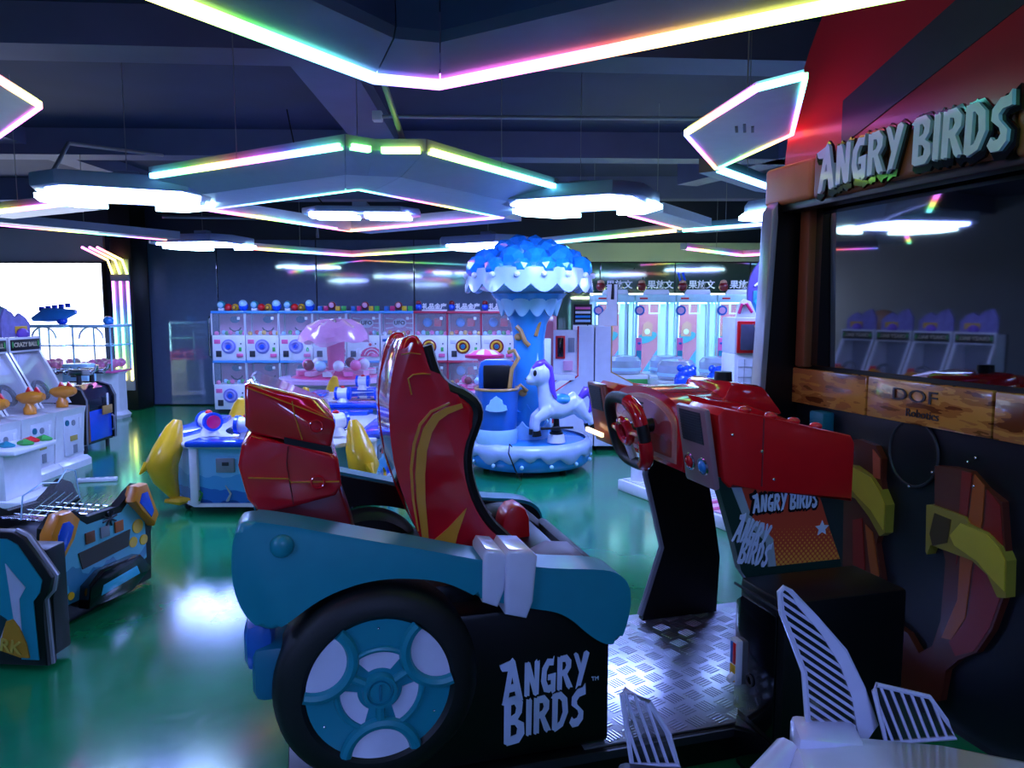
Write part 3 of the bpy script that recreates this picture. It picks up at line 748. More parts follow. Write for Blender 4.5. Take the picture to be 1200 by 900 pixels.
# arched instrument hood
def arch(y0, y1, z0, zt, n=20):
    c = (y0+y1)/2; r = (y1-y0)/2; pts = [(y0, z0), ]
    for k in range(n+1):
        a = PI-PI*k/n; pts.append((c+r*math.cos(a), zt-.09+.09*math.sin(a)))
    return pts+[(y1, z0)]
MB().prism(arch(.21, .79, .93, 1.205), 'x', -.085, .12, .018).done('instrument_hood', RED, cn)
MB().prism(arch(.245, .755, .955, 1.178), 'x', -.094, -.06, .006).done('instrument_frame', mat('pink_trim', '#c88a80', .3, coat=.3), cn)
SCR = ramp_mat('instrument_print', [(0, '#8fa0a8'), (.22, '#9c4038'), (.55, '#b0555a'), (.8, '#c0888c')], 2, .96, 1.19, .15, .5, .5, 9)
MB().prism(arch(.265, .735, .975, 1.162), 'x', -.098, -.09).done('instrument_screen', SCR, cn, smooth=0)
for k in range(5): MB().box(-.101, -.097, .49, .56, 1.075+.016*k, 1.082+.016*k).done('vent_slot', BLACK, cn, smooth=0)
MB().prism([(.12, 1.15), (.16, 1.235), (.30, 1.215), (.40, 1.10)], 'y', .30, .62, .02).done('console_cap', RED, cn)
MB().cyl((.2, .42, 1.22), (.2, .42, 1.262), .035, .032, 20).done('cap_knob', BLACK, cn)
# steering wheel: squared ring on a short column
TW = Matrix.Translation((-.195, .415, 1.055)) @ Matrix.Rotation(math.radians(-14), 4, 'Y')
pts = []
for k in range(40):
    a = 2*PI*k/40; ca, sa = math.cos(a), math.sin(a)
    r = .125/((abs(ca)**3.2+abs(sa)**3.2)**(1/3.2))
    pts.append((0, r*ca*1.08, r*sa))
sw = MB().tube(pts, .022, 10, True, T=TW).done('steering_wheel', RUB, cn)
MB().tube([(0, -.12, .0), (-.01, -.05, .0), (.0, -.03, .0)], .015, 8, T=TW).done('wheel_spoke', RED, sw)
MB().tube([(0, .12, .0), (-.01, .05, .0), (.0, .03, .0)], .015, 8, T=TW).done('wheel_spoke', RED, sw)
MB().tube([(0, 0, -.11), (-.01, 0, -.05), (0, 0, -.03)], .016, 8, T=TW).done('wheel_spoke', LAV, sw)
MB().torus((-.012, 0, 0), .042, .016, 'x', 24, 8, T=TW).done('wheel_boss', RED, sw)
MB().cyl((0, 0, 0), (.12, 0, -.01), .026, .026, 16, T=TW).done('steering_column', BLACK, sw)
MB().tube([(-.003, p[1], p[2]) for p in pts[13:19]], .0265, 10, T=TW).done('grip', RED, sw)
MB().tube([(-.003, p[1], p[2]) for p in pts[21:27]], .0265, 10, T=TW).done('grip', RED, sw)

# --- coin box
cb = thing('coin_box', 'black coin box with ticket slot standing between the console and the slingshot board', 'coin box', KO, KA)
MB().box(.0, .44, -.27, -.036, .0, .638, .012).done('box_body', BLACK, cb)
MB().prism([(-.238, .20), (-.03, .20), (-.03, .56), (-.06, .585), (-.238, .585)], 'x', -.008, .004, .002).done('door', BLKG, cb)
MB().box(-.006, .0, -.245, -.01, .605, .612).done('edge_highlight', DGREY, cb, smooth=0)  # grey strip painted in as the highlight along the upper front edge
MB().prism([(-.238, .03), (-.03, .03), (-.05, .18), (-.238, .18)], 'x', -.008, .004, .002).done('lower_door', BLKG, cb)
MB().box(-.03, -.006, -.075, -.035, .29, .44, .006).done('ticket_slot', WHITE2, cb)
MB().box(-.033, -.028, -.069, -.056, .36, .43, .001).done('slot_print', REDF, cb)
MB().box(-.033, -.028, -.055, -.042, .36, .43, .001).done('slot_print', SKYD, cb)
MB().box(-.033, -.028, -.069, -.042, .30, .355, .001).done('slot_print', YEL, cb)
MB().prism([(-.02, .31), (-.05, .30), (-.05, .315), (-.02, .34)], 'y', -.07, -.05, .003).done('ticket_mouth', WHITE, cb)
MB().torus((-.012, -.12, .33), .016, .004, 'x', 20, 6).done('lock_ring', DGREY, cb)

# --- the tall game cabinet
cab = thing('game_cabinet', 'tall black video game cabinet with red dome sign and large reflective screen', 'arcade cabinet', KO, KA)
U = .85
MB().box(U, 1.55, -1.3, .82, .0, 1.95, .0).done('cabinet_body', BLACK, cab, smooth=0)
MB().box(U-.012, U, -1.28, .82, .03, 1.08).done('front_panel', mat('dark_navy_panel', '#0a1018', .4), cab, smooth=0)
SB = [(.70, .0), (.64, .9), (.655, 1.05), (.686, 1.92), (.70, 1.97), (1.5, 1.97), (1.5, 0)]
for w0, w1 in ((.82, .885), (-1.36, -1.3)):
    MB().prism(SB, 'y', w0, w1).done('side_board', BLACK, cab, smooth=0)
    e = (w0+w1)/2
    tr_ = MB().prism([(.66, .0), (.62, .9), (.635, 1.05), (.668, 1.93), (.70, 1.97), (.70, 1.9), (.66, 1.05), (.645, .9), (.71, 0)], 'y', w0-.005, w1+.005, .006)
    tr_.done('edge_trim', mat('brushed_trim', '#8f98a8', .3, metal=.3), cab)
MB().box(U-.05, U, .735, .80, 1.24, 1.96, .01).done('wood_strip', BROWN, cab)
SCRG = mat('dark_screen_glass', '#07090e', .03, var=0, ior=2.6)
MB().box(U-.012, U-.002, -1.24, .74, 1.25, 1.95, .002).done('screen', SCRG, cab, smooth=0)
m_wood = bpy.data.materials.new('cartoon_wood_print'); m_wood.use_nodes = True
def _wood():
    nt = m_wood.node_tree; b = nt.nodes['Principled BSDF']; b.inputs['Roughness'].default_value = .25; b.inputs['Coat Weight'].default_value = .4
    tc = nt.nodes.new('ShaderNodeTexCoord'); mp = nt.nodes.new('ShaderNodeMapping'); mp.inputs['Scale'].default_value = (1, 2.2, 11)
    n = nt.nodes.new('ShaderNodeTexNoise'); n.inputs['Scale'].default_value = 2.0; n.inputs['Detail'].default_value = 3
    r = nt.nodes.new('ShaderNodeValToRGB'); r.color_ramp.interpolation = 'CONSTANT'; e = r.color_ramp.elements
    e[0].color = (*lin('#6a3414'), 1); e[1].position = .42; e[1].color = (*lin('#a8672c'), 1)
    for p, c in ((.5, '#c8873c'), (.6, '#b06c38'), (.7, '#7a4a20')): x = e.new(p); x.color = (*lin(c), 1)
    nt.links.new(tc.outputs['Object'], mp.inputs[0]); nt.links.new(mp.outputs[0], n.inputs['Vector'])
    nt.links.new(n.outputs[0], r.inputs[0]); nt.links.new(r.outputs[0], b.inputs['Base Color'])
_wood()
for w0, w1 in ((.36, .83), (-.2, .36), (-.74, -.2), (-1.28, -.74)):
    MB().box(U-.04, U-.01, w0+.003, w1-.003, 1.075, 1.235, .008).done('wood_plank', m_wood, cab)
text('DOF', .066, mat('dark_ink', '#2a2024', .4), cab, (U-.043, .12, 1.18), FXN, depth=.002).scale = (1.6, 1, 1)
text('Robotics', .042, mat('dark_ink'), cab, (U-.043, .08, 1.118), FXN, depth=.002)
# sign plank and lettering
for w0, w1, zz in ((.60, .93, 0), (.2, .60, .01), (-.3, .2, .0), (-.8, -.3, .01)):
    MB().box(.70, .78, w0+.003, w1-.003, 1.955-zz, 2.125+zz, .022, seg=3).done('sign_plank', BROWNL if w0 > .5 else BROWN, cab)
MB().box(.72, .80, -.8, .82, 1.925, 1.96, .004).done('sign_rail', BLACK, cab)
brush_word('ANGRY BIRDS', .155, BLKG, cab, (.698, .535, 1.962), FXN, .012, grow=.10, width=.86, first=1.12, name='lettering_backing', arch=.1)
brush_word('ANGRY BIRDS', .150, mat('sign_letter_white', '#c4cbe4', .3, coat=.4), cab, (.696, .525, 1.972), FXN, .024, width=.84, first=1.12, arch=.1)
# red dome sign (plain)
dome = []
for k in range(49):
    a = PI*k/48; dome.append((-.2+1.125*math.cos(a), 2.05+1.125*math.sin(a)))
dome += [(-1.325, 1.97), (.925, 1.97)]
DOME = mat('red_dome_print', '#b02434', .32, var=.15, scale=1.2, coat=.2)
MB().prism(dome, 'x', .80, .86).done('dome_board', DOME, cab, smooth=30)
MB().tube([(.83, w, z) for w, z in dome[:49]], .022, 8).done('dome_trim', mat('dome_edge', '#a8c8d8', .25, coat=.4), cab)
MB().prism([(.55, 2.34), (-1.0, 2.9), (-1.1, 2.72), (.55, 2.16)], 'x', .795, .80).done('dome_band', mat('plum_band_print', '#3c3448', .4), cab, smooth=0)
# slingshot board
SLB = mat('slingshot_brown', '#5c2416', .35, var=.3, scale=7, coat=.2)
sl = [(.014, .945), (-.06, .955), (-.13, .955), (-.19, .91), (-.25, .88), (-.26, .80), (-.29, .66), (-.285, .58), (-.25, .45), (-.2, .35), (-.13, .28), (-.085, .22), (-.07, .11), (.0, .16), (.07, .2), (.19, .34), (.235, .46), (.27, .58), (.24, .72), (.265, .95), (.36, .975), (.47, .95), (.45, .44), (.4, .25), (.25, .06), (-.06, .05), (.08, .08)]
sl_r = [(.014, .945), (-.06, .955), (-.13, .955), (-.19, .91), (-.255, .88), (-.27, .78), (-.29, .66), (-.285, .58), (-.25, .45), (-.2, .35), (-.13, .29), (-.085, .23), (-.07, .11), (.02, .05), (.14, .05), (.15, .30), (.09, .29), (.035, .24), (-.02, .29), (-.05, .40), (-.055, .62), (.0, .76)]
sl_l = [(.47, .95), (.40, .975), (.30, .965), (.262, .92), (.262, .84), (.23, .72), (.27, .58), (.235, .46), (.20, .34), (.14, .30), (.14, .06), (.25, .06), (.40, .25), (.45, .44)]
MB().prism(sl_r, 'x', U-.04, U-.012).done('slingshot_fork', SLB, cab, smooth=0)
MB().prism(sl_l, 'x', U-.038, U-.012).done('slingshot_fork', SLB, cab, smooth=0)
OR2 = mat('slingshot_orange', '#b0561c', .35, coat=.2); RD2 = mat('slingshot_red', '#8c1f18', .35, coat=.2)
MB().prism([(-.15, .95), (-.19, .92), (-.19, .80), (-.16, .62), (-.15, .45), (-.10, .35), (-.06, .34), (-.08, .40), (-.115, .50), (-.115, .65), (-.14, .80)], 'x', U-.043, U-.039).done('wood_stripe', OR2, cab, smooth=0)
MB().prism([(-.20, .91), (-.25, .87), (-.28, .66), (-.275, .58), (-.24, .45), (-.19, .35), (-.12, .30), (-.09, .34), (-.14, .42), (-.16, .47), (-.17, .62), (-.2, .80)], 'x', U-.042, U-.039).done('wood_stripe', RD2, cab, smooth=0)
MB().prism([(-.10, .95), (-.14, .95), (-.13, .78), (-.10, .62)], 'x', U-.042, U-.039).done('wood_stripe', RD2, cab, smooth=0)
MB().prism([(.31, .95), (.27, .92), (.265, .84), (.3, .84)], 'x', U-.042, U-.037).done('wood_stripe', mat('slingshot_salmon', '#b8553c', .35), cab, smooth=0)
MB().prism([(.33, .64), (.29, .62), (.245, .46), (.27, .40), (.30, .50)], 'x', U-.042, U-.037).done('wood_stripe', OR2, cab, smooth=0)
MB().prism([(.40, .64), (.35, .66), (.32, .45), (.38, .38)], 'x', U-.042, U-.037).done('wood_stripe', RD2, cab, smooth=0)
YB1 = mat('olive_yellow_print', '#c8b832', .35, coat=.2); YB2 = mat('dark_olive_print', '#4a3a14', .4)
MB().prism([(.028, .80), (.0, .805), (-.13, .80), (-.15, .78), (-.22, .77), (-.27, .74), (-.295, .70), (-.30, .58), (-.27, .57), (-.23, .63), (-.17, .66), (-.06, .66), (.0, .66), (.014, .62), (.02, .63)], 'x', U-.052, U-.012).done('elastic_band', mat('olive_print', '#9a8a2c', .35, coat=.2), cab, smooth=0)
MB().prism([(-.12, .775), (-.22, .765), (-.265, .735), (-.29, .70), (-.295, .60), (-.25, .625), (-.19, .665), (-.10, .69), (-.08, .72)], 'x', U-.055, U-.050).done('elastic_band', YB1, cab, smooth=0)
MB().prism([(-.01, .78), (-.08, .775), (-.07, .69), (-.01, .66), (.005, .70)], 'x', U-.0545, U-.050).done('elastic_dark_patch', YB2, cab, smooth=0)  # darker olive patch printed on the band
MB().prism([(.47, .86), (.38, .87), (.30, .845), (.25, .80), (.215, .75), (.215, .64), (.24, .62), (.30, .68), (.38, .735), (.47, .74)], 'x', U-.052, U-.012).done('elastic_band', mat('olive_print'), cab, smooth=0)
MB().prism([(.40, .86), (.30, .84), (.25, .795), (.22, .75), (.222, .65), (.29, .71), (.37, .75), (.42, .78)], 'x', U-.055, U-.050).done('elastic_band', YB1, cab, smooth=0)
# round opening in the front panel
hole = [(.133+.113*math.cos(a), .966+.124*math.sin(a)) for a in [2*PI*k/40 for k in range(40)]]
MB().prism(hole, 'x', U-.02, U-.010).done('speaker_hole', BLACK, cab, smooth=0)
MB().tube([(U-.02, a, b) for a, b in hole], .006, 6, True).done('speaker_ring', DGREY, cab)
for w, z in ((.133, 1.09), (.12, .845), (-.14, .93), (.02, .92), (-.15, .91), (-.10, .98), (-.13, 1.0)):
    MB().ball((U-.018 if z > .92 else U-.042, w, z), .006, 8, 6).done('screw', CHROME, cab)
MB().box(.78, .845, .57, .66, .97, 1.06, .01).done('blue_block', TEALD, cab)

# ------------------------------------------------------------------ white ride with slatted fins, bottom right
wv = thing('white_ride', 'white ride-on craft with slatted clear fins, cut off at the bottom right', 'kiddie ride', (.62, 1.2, 0), math.radians(-10))
MB().prism([(-.14, .60), (-.10, .655), (.0, .672), (.16, .672), (.30, .668), (.42, .625), (.46, .56), (.46, .02), (-.12, .02)], 'y', -.55, .13, .03, seg=3, T=Matrix.Translation((0, 0, .02))).done('body', LAV, wv)
MB().box(-.10, .02, .1, .19, .63, .697, .012).done('fin_mount', LAV, wv)
MB().prism([(.38, .61), (.5, .59), (.52, .40), (.38, .4)], 'y', -.3, .1, .02).done('side_pod', LAV, wv)
MB().tube([(-.11, .13, .65), (-.17, .06, .63), (-.19, -.12, .58), (-.19, -.3, .55)], .03, 10).done('rim', LAV, wv)
MB().box(-.50, -.12, -.5, -.02, .3, .56, .03).done('side_wing', BLACK, wv)
MB().box(-.44, -.26, -.2, .15, .02, .59, .02).done('wing_post', BLACK, wv)
FINP = mat('fin_frame_plastic', '#c4c6dc', .25, coat=.4)
CLEARD = mat('fin_clear_sheet', '#182024', .08, alpha=.55, var=0)
def fin(poly, nsl, loc, rot, slope):
    f = thing('fin', None, None); f.parent = wv; f.location = loc; f.rotation_euler = rot
    n = len(poly)
    MB().prism(poly, 'y', -.002, .002).done('clear_sheet', CLEARD, f, smooth=0)
    fr = MB().tube([(a, 0, b) for a, b in poly], .006, 6, True)
    fr.done('fin_frame', FINP, f)
    # slats clipped to the outline
    zs = [p[1] for p in poly]; xs_ = [p[0] for p in poly]; lo, hi = min(zs), max(zs); x0, x1 = min(xs_), max(xs_)
    for k in range(1, nsl):
        if slope is None:
            x = x0+(x1-x0)*k/nsl; hits = []
            for i in range(n):
                a, b = poly[i], poly[(i+1) % n]; xa, xb = a[0]+a[1]*.35, b[0]+b[1]*.35
                X = x0+lo*.35+(x1+hi*.35-x0-lo*.35)*k/nsl
                if (xa-X)*(xb-X) < 0: t = (X-xa)/(xb-xa); hits.append((a[0]+(b[0]-a[0])*t, a[1]+(b[1]-a[1])*t))
        else:
            hits = []; F = lambda p: p[1]+slope*p[0]
            fs = [F(p) for p in poly]; V = min(fs)+(max(fs)-min(fs))*k/nsl
            for i in range(n):
                a, b = poly[i], poly[(i+1) % n]; fa, fb = F(a)-V, F(b)-V
                if fa*fb < 0: t = fa/(fa-fb); hits.append((a[0]+(b[0]-a[0])*t, a[1]+(b[1]-a[1])*t))
        if len(hits) >= 2:
            a, b = hits[0], hits[1]
            MB().tube([(a[0], 0, a[1]), (b[0], 0, b[1])], .0038, 6).done('slat', FINP, f)
    return f
f1 = fin([(.095, .0), (.115, .03), (.09, .11), (.055, .19), (.0, .26), (-.05, .318), (-.062, .325), (-.07, .315), (-.066, .27), (-.045, .21), (-.022, .14), (-.014, .02), (.03, .0)], 15, (-.055, .165, .665), (math.radians(-6), 0, math.radians(8)), .75)
f1.scale = (1, 1, .9)
MB().prism([(.10, .0), (.118, .03), (.093, .11), (.058, .19), (.0, .265), (-.05, .32), (-.04, .29), (.01, .225), (.045, .16), (.07, .09), (.08, .0)], 'y', -.006, .006, .002).done('fin_spine', FINP, f1)
f2 = fin([(-.05, .1), (-.055, .085), (-.03, -.04), (.12, -.02), (.1, .02), (.065, .075)], 11, (.095, .16, .705), (math.radians(-8), 0, math.radians(6)), None)
f2.scale = (.85, 1, .78)
fin([(-.05, .09), (-.055, .08), (-.035, -.06), (.06, -.06), (.04, .0), (.0, .065)], 9, (-.375, .16, .64), (math.radians(-8), 0, math.radians(8)), None)

# ------------------------------------------------------------------ mushroom carousel
ca = thing('mushroom_carousel', 'blue carousel with crystal mushroom canopy and drippy white icing base', 'carousel', (.16, 7.0, 0))
MB().lathe([(.001, .05), (.55, .05), (.585, .09), (.59, .17), (.575, .25), (.50, .275), (.001, .285)], 56).done('base_drum', SKY, ca)
ic = MB(); n = 120; vs = []; fs = []
for k in range(n):
    a = 2*PI*k/n; d = .045+.055*abs(math.sin(a*9+.6*math.sin(a*4)))**1.6+.02*math.sin(a*5)
    for r, z in ((.54, .288), (.585, .275), (.604, .235), (.606, .235-d), (.594, .225-d)): vs.append((r*math.cos(a), r*math.sin(a), z))
for k in range(n):
    for i in range(4): fs.append((k*5+i, ((k+1) % n)*5+i, ((k+1) % n)*5+i+1, k*5+i+1))
ic.add(vs, fs).done('icing_drip', mat('icing_blue_white', '#a9bfe8', .22, coat=.5), ca, smooth=60)
for k in range(14):
    a = 2*PI*k/14+.1; MB().ball((.6*math.cos(a), .6*math.sin(a), .105), .02, 10, 7).done('drip_bead', ICE, ca)
for k in range(6):
    a = 2*PI*k/6+.3
    MB().cyl((.42*math.cos(a), .42*math.sin(a), 0), (.42*math.cos(a), .42*math.sin(a), .06), .03, n=12).done('caster', DGREY, ca)
MB().lathe([(.16, .28), (.15, .6), (.145, 1.2), (.17, 1.36), (.24, 1.5), (.36, 1.64)], 40).done('column', mat('column_blue', '#3a9ae0', .25, coat=.4, var=.2, scale=3), ca)
def wavy_ring(r0, r1, z0, z1, waves, amp, m, name, ph=0., n=96):
    vs, fs = [], []
    for k in range(n):
        a = 2*PI*k/n; w = amp*abs(math.sin(a*waves/2+ph))
        for r, z in ((r0, z0), (r1, z1-w), (r1-.02, z1-w+.005), (r0-.02, z0)): vs.append((r*math.cos(a), r*math.sin(a), z))
    for k in range(n):
        for i in range(4): fs.append((k*4+i, ((k+1) % n)*4+i, ((k+1) % n)*4+(i+1) % 4, k*4+(i+1) % 4))
    return MB().add(vs, fs).done(name, m, ca, smooth=50)
wavy_ring(.185, .22, .28, .46, 10, .06, ICE, 'column_foot')
wavy_ring(.165, .185, .44, .62, 8, .08, SKY, 'column_foot', .5)
wavy_ring(.34, .27, 1.66, 1.5, 12, .07, ICE, 'column_collar')
MB().lathe([(.2, 1.66), (.40, 1.66), (.55, 1.70), (.58, 1.76), (.56, 1.86), (.50, 1.88), (.2, 1.88)], 56).done('canopy_brim', ICE, ca)
ICW = mat('icing_blue_white', '#a9bfe8', .22, coat=.5)
wavy_ring(.575, .60, 1.86, 1.72, 16, .075, ICW, 'canopy_skirt')
for k in range(16):
    a = 2*PI*(k+.5)/16; MB().ball((.598*math.cos(a), .598*math.sin(a), 1.80), .026, 12, 8).done('rim_bead', WHITE, ca)
MB().ball((0, 0, 1.86), (.50, .50, .22), 32, 12, lo=0.).done('canopy_core', SKYD, ca)
cry = MB().lathe([(.001, -.3), (.55, -.2), (.72, .35), (.45, .72), (.001, .86)], 6).done('crystal', AZURE, ca, smooth=0)
first = True
for ring, (cnt, rad, z, tilt, s) in enumerate([(14, .53, 1.9, 64, .19), (11, .42, 1.96, 44, .21), (7, .26, 2.03, 26, .2), (3, .10, 2.07, 10, .19)]):
    for k in range(cnt):
        a = 2*PI*(k+.5*(ring % 2))/cnt+random.uniform(-.08, .08)
        d = Vector((math.cos(a)*math.sin(math.radians(tilt)), math.sin(a)*math.sin(math.radians(tilt)), math.cos(math.radians(tilt))))
        e = d.to_track_quat('Z', 'Y').to_euler(); ss = s*random.uniform(.85, 1.15)
        args = ((rad*math.cos(a)*.86, rad*math.sin(a)*.86, z-.06), e, (ss*.8, ss*.8, ss))
        if first: cry.location, cry.rotation_euler, cry.scale = args; first = False
        else: clone(cry, ca, *args)
def gold_curl(pts, r): MB().tube(pts, r, 8).done('gold_vine', GOLDM, ca)
gold_curl([(-.2, -.22, .4), (-.19, -.24, .7), (-.16, -.25, .95), (-.1, -.22, 1.05), (-.14, -.21, 1.12), (-.2, -.2, 1.1)], .02)
gold_curl([(-.17, -.22, .72), (-.08, -.2, .8), (-.02, -.19, .74)], .018)
gold_curl([(-.12, -.15, 1.34), (-.08, -.16, 1.3), (-.04, -.17, 1.2), (0, -.17, 1.16)], .022)
gold_curl([(.06, -.15, 1.25), (.1, -.13, 1.4), (.14, -.13, 1.5)], .018)
for p in ((.1, -.13, .98), (-.06, -.15, .72), (-.1, -.12, 1.24)): MB().ball(p, (.04, .03, .035), 12, 8).done('gold_knob', GOLDM, ca)
# tub seat on the carousel
tb = thing('tub_seat', None, None); tb.parent = ca; tb.location = (-.3, -.26, .27)
MB().lathe([(.001, 0), (.16, 0), (.175, .04), (.185, .2), (.2, .5), (.185, .5), (.17, .3), (.001, .3)], 32).done('tub', SKYD, tb)
MB().torus((0, 0, .505), .195, .014, 'z', 36, 8).done('tub_rim', GOLDM, tb)
MB().lathe([(.185, -.005), (.197, .06), (.192, .12), (.186, .14)], 32).done('tub_foot', ICE, tb)
MB().prism([(-.17, .45), (-.17, .68), (-.15, .74), (-.1, .765), (.1, .765), (.15, .74), (.17, .68), (.17, .45)], 'y', .05, .15, .025).done('tub_back', SKYD, tb)
MB().box(-.125, .125, .03, .06, .5, .715, .015).done('back_pad', BLACK, tb)
em = [(-.1, .33), (-.06, .32), (0, .315), (.06, .32), (.1, .33), (.09, .37), (.06, .38), (.055, .42), (.02, .44), (0, .46), (-.02, .44), (-.055, .42), (-.06, .38), (-.09, .37)]
MB().prism(em, 'y', -.212, -.18, .006).done('shell_emblem', ICE, tb)
# unicorn on its post
un = thing('unicorn_ride', 'white toy unicorn with purple mane and blue saddle leaping on the carousel', 'unicorn', (.405, 6.68, .012), math.radians(14)); un.scale = (.84, .84, .97)
b = MB()
b.tube([(-.12, 0, .60), (-.06, 0, .61), (.04, 0, .60), (.14, 0, .63), (.22, 0, .66), (.26, 0, .66)], [.07, .105, .1, .098, .11, .05], 14)
b.tube([(-.1, 0, .62), (-.13, 0, .72), (-.15, 0, .82), (-.17, 0, .90)], [.1, .078, .068, .07], 14)
b.ball((-.19, 0, .925), (.118, .105, .112)); b.ball((-.27, 0, .882), (.072, .066, .058)); b.ball((-.305, 0, .878), (.042, .054, .044))
for s in (-1, 1):
    b.tube([(-.09, .055*s, .60), (-.17, .07*s, .555), (-.235, .07*s, .52), (-.25, .07*s, .46), (-.245, .07*s, .405)], [.07, .058, .046, .04, .042], 10)
    b.tube([(.21, .055*s, .65), (.27, .07*s, .58), (.31, .07*s, .53), (.36, .07*s, .50), (.38, .07*s, .45)], [.085, .07, .05, .04, .042], 10)
    b.tube([(-.165, .05*s, .985), (-.155, .062*s, 1.05)], [.028, .004], 8)
ub = b.done('body', mat('unicorn_white', '#c4cdea', .2, coat=.5), un)
md = ub.modifiers.new('merge', 'REMESH'); md.mode = 'VOXEL'; md.voxel_size = .012; md.use_smooth_shade = True
md = ub.modifiers.new('soften', 'SMOOTH'); md.factor = .5; md.iterations = 6
for s in (-1, 1):
    MB().tube([(-.245, .07*s, .41), (-.24, .07*s, .36)], [.044, .052], 12).done('hoof', BLACK, un)
    MB().tube([(.38, .07*s, .455), (.4, .07*s, .41)], [.044, .05], 12).done('hoof', BLACK, un)
    MB().ball((-.262, .072*s, .945), (.022, .018, .03)).done('eye', BLACK, un)
    MB().ball((-.344, .022*s, .888), .006, 8, 6).done('nostril', DGREY, un)
MB().lathe([(.02, 0), (.012, .06), (.001, .13)], 10, (-.215, 0, 1.0)).done('horn', ICE, un)
MB().tube([(-.27, -.02, .98), (-.22, -.03, 1.02), (-.16, -.02, 1.03), (-.09, 0, .98), (-.07, -.02, .88), (-.06, -.05, .78), (-.02, -.06, .70)], [.025, .04, .045, .045, .04, .032, .01], 10).done('mane', PURP, un)
MB().tube([(-.26, .03, .97), (-.2, .05, 1.01), (-.11, .05, .99), (-.07, .06, .86)], [.02, .035, .04, .01], 10).done('mane', PURP, un)
MB().tube([(.27, 0, .70), (.33, 0, .76), (.40, 0, .75), (.43, 0, .68), (.41, 0, .6), (.37, 0, .55)], [.03, .05, .055, .05, .035, .008], 10).done('tail', PURP, un)
MB().ball((.06, 0, .69), (.1, .115, .055), 18, 10).done('saddle', SKY, un)
MB().lathe([(.001, .285), (.1, .285), (.085, .36), (.001, .37)], 24).done('post_base', WHITE, un)
MB().lathe([(.07, .36), (.075, .375), (.055, .385), (.062, .40), (.045, .41), (.05, .425), (.035, .44), (.03, .52), (.001, .53)], 20).done('bellows', BLACK, un)
MB().cyl((-.2, -.09, .43), (.16, -.09, .43), .012, n=10).done('foot_peg', BLACK, un)
MB().tube([(.0, 6.38, .3), (-.02, 6.35, .33), (-.03, 6.34, .25), (.03, 6.33, .1), (.08, 6.3, .012)], .006, 6).done('cable', BLACK, None, 'thin black cable hanging over the carousel base', 'cable')

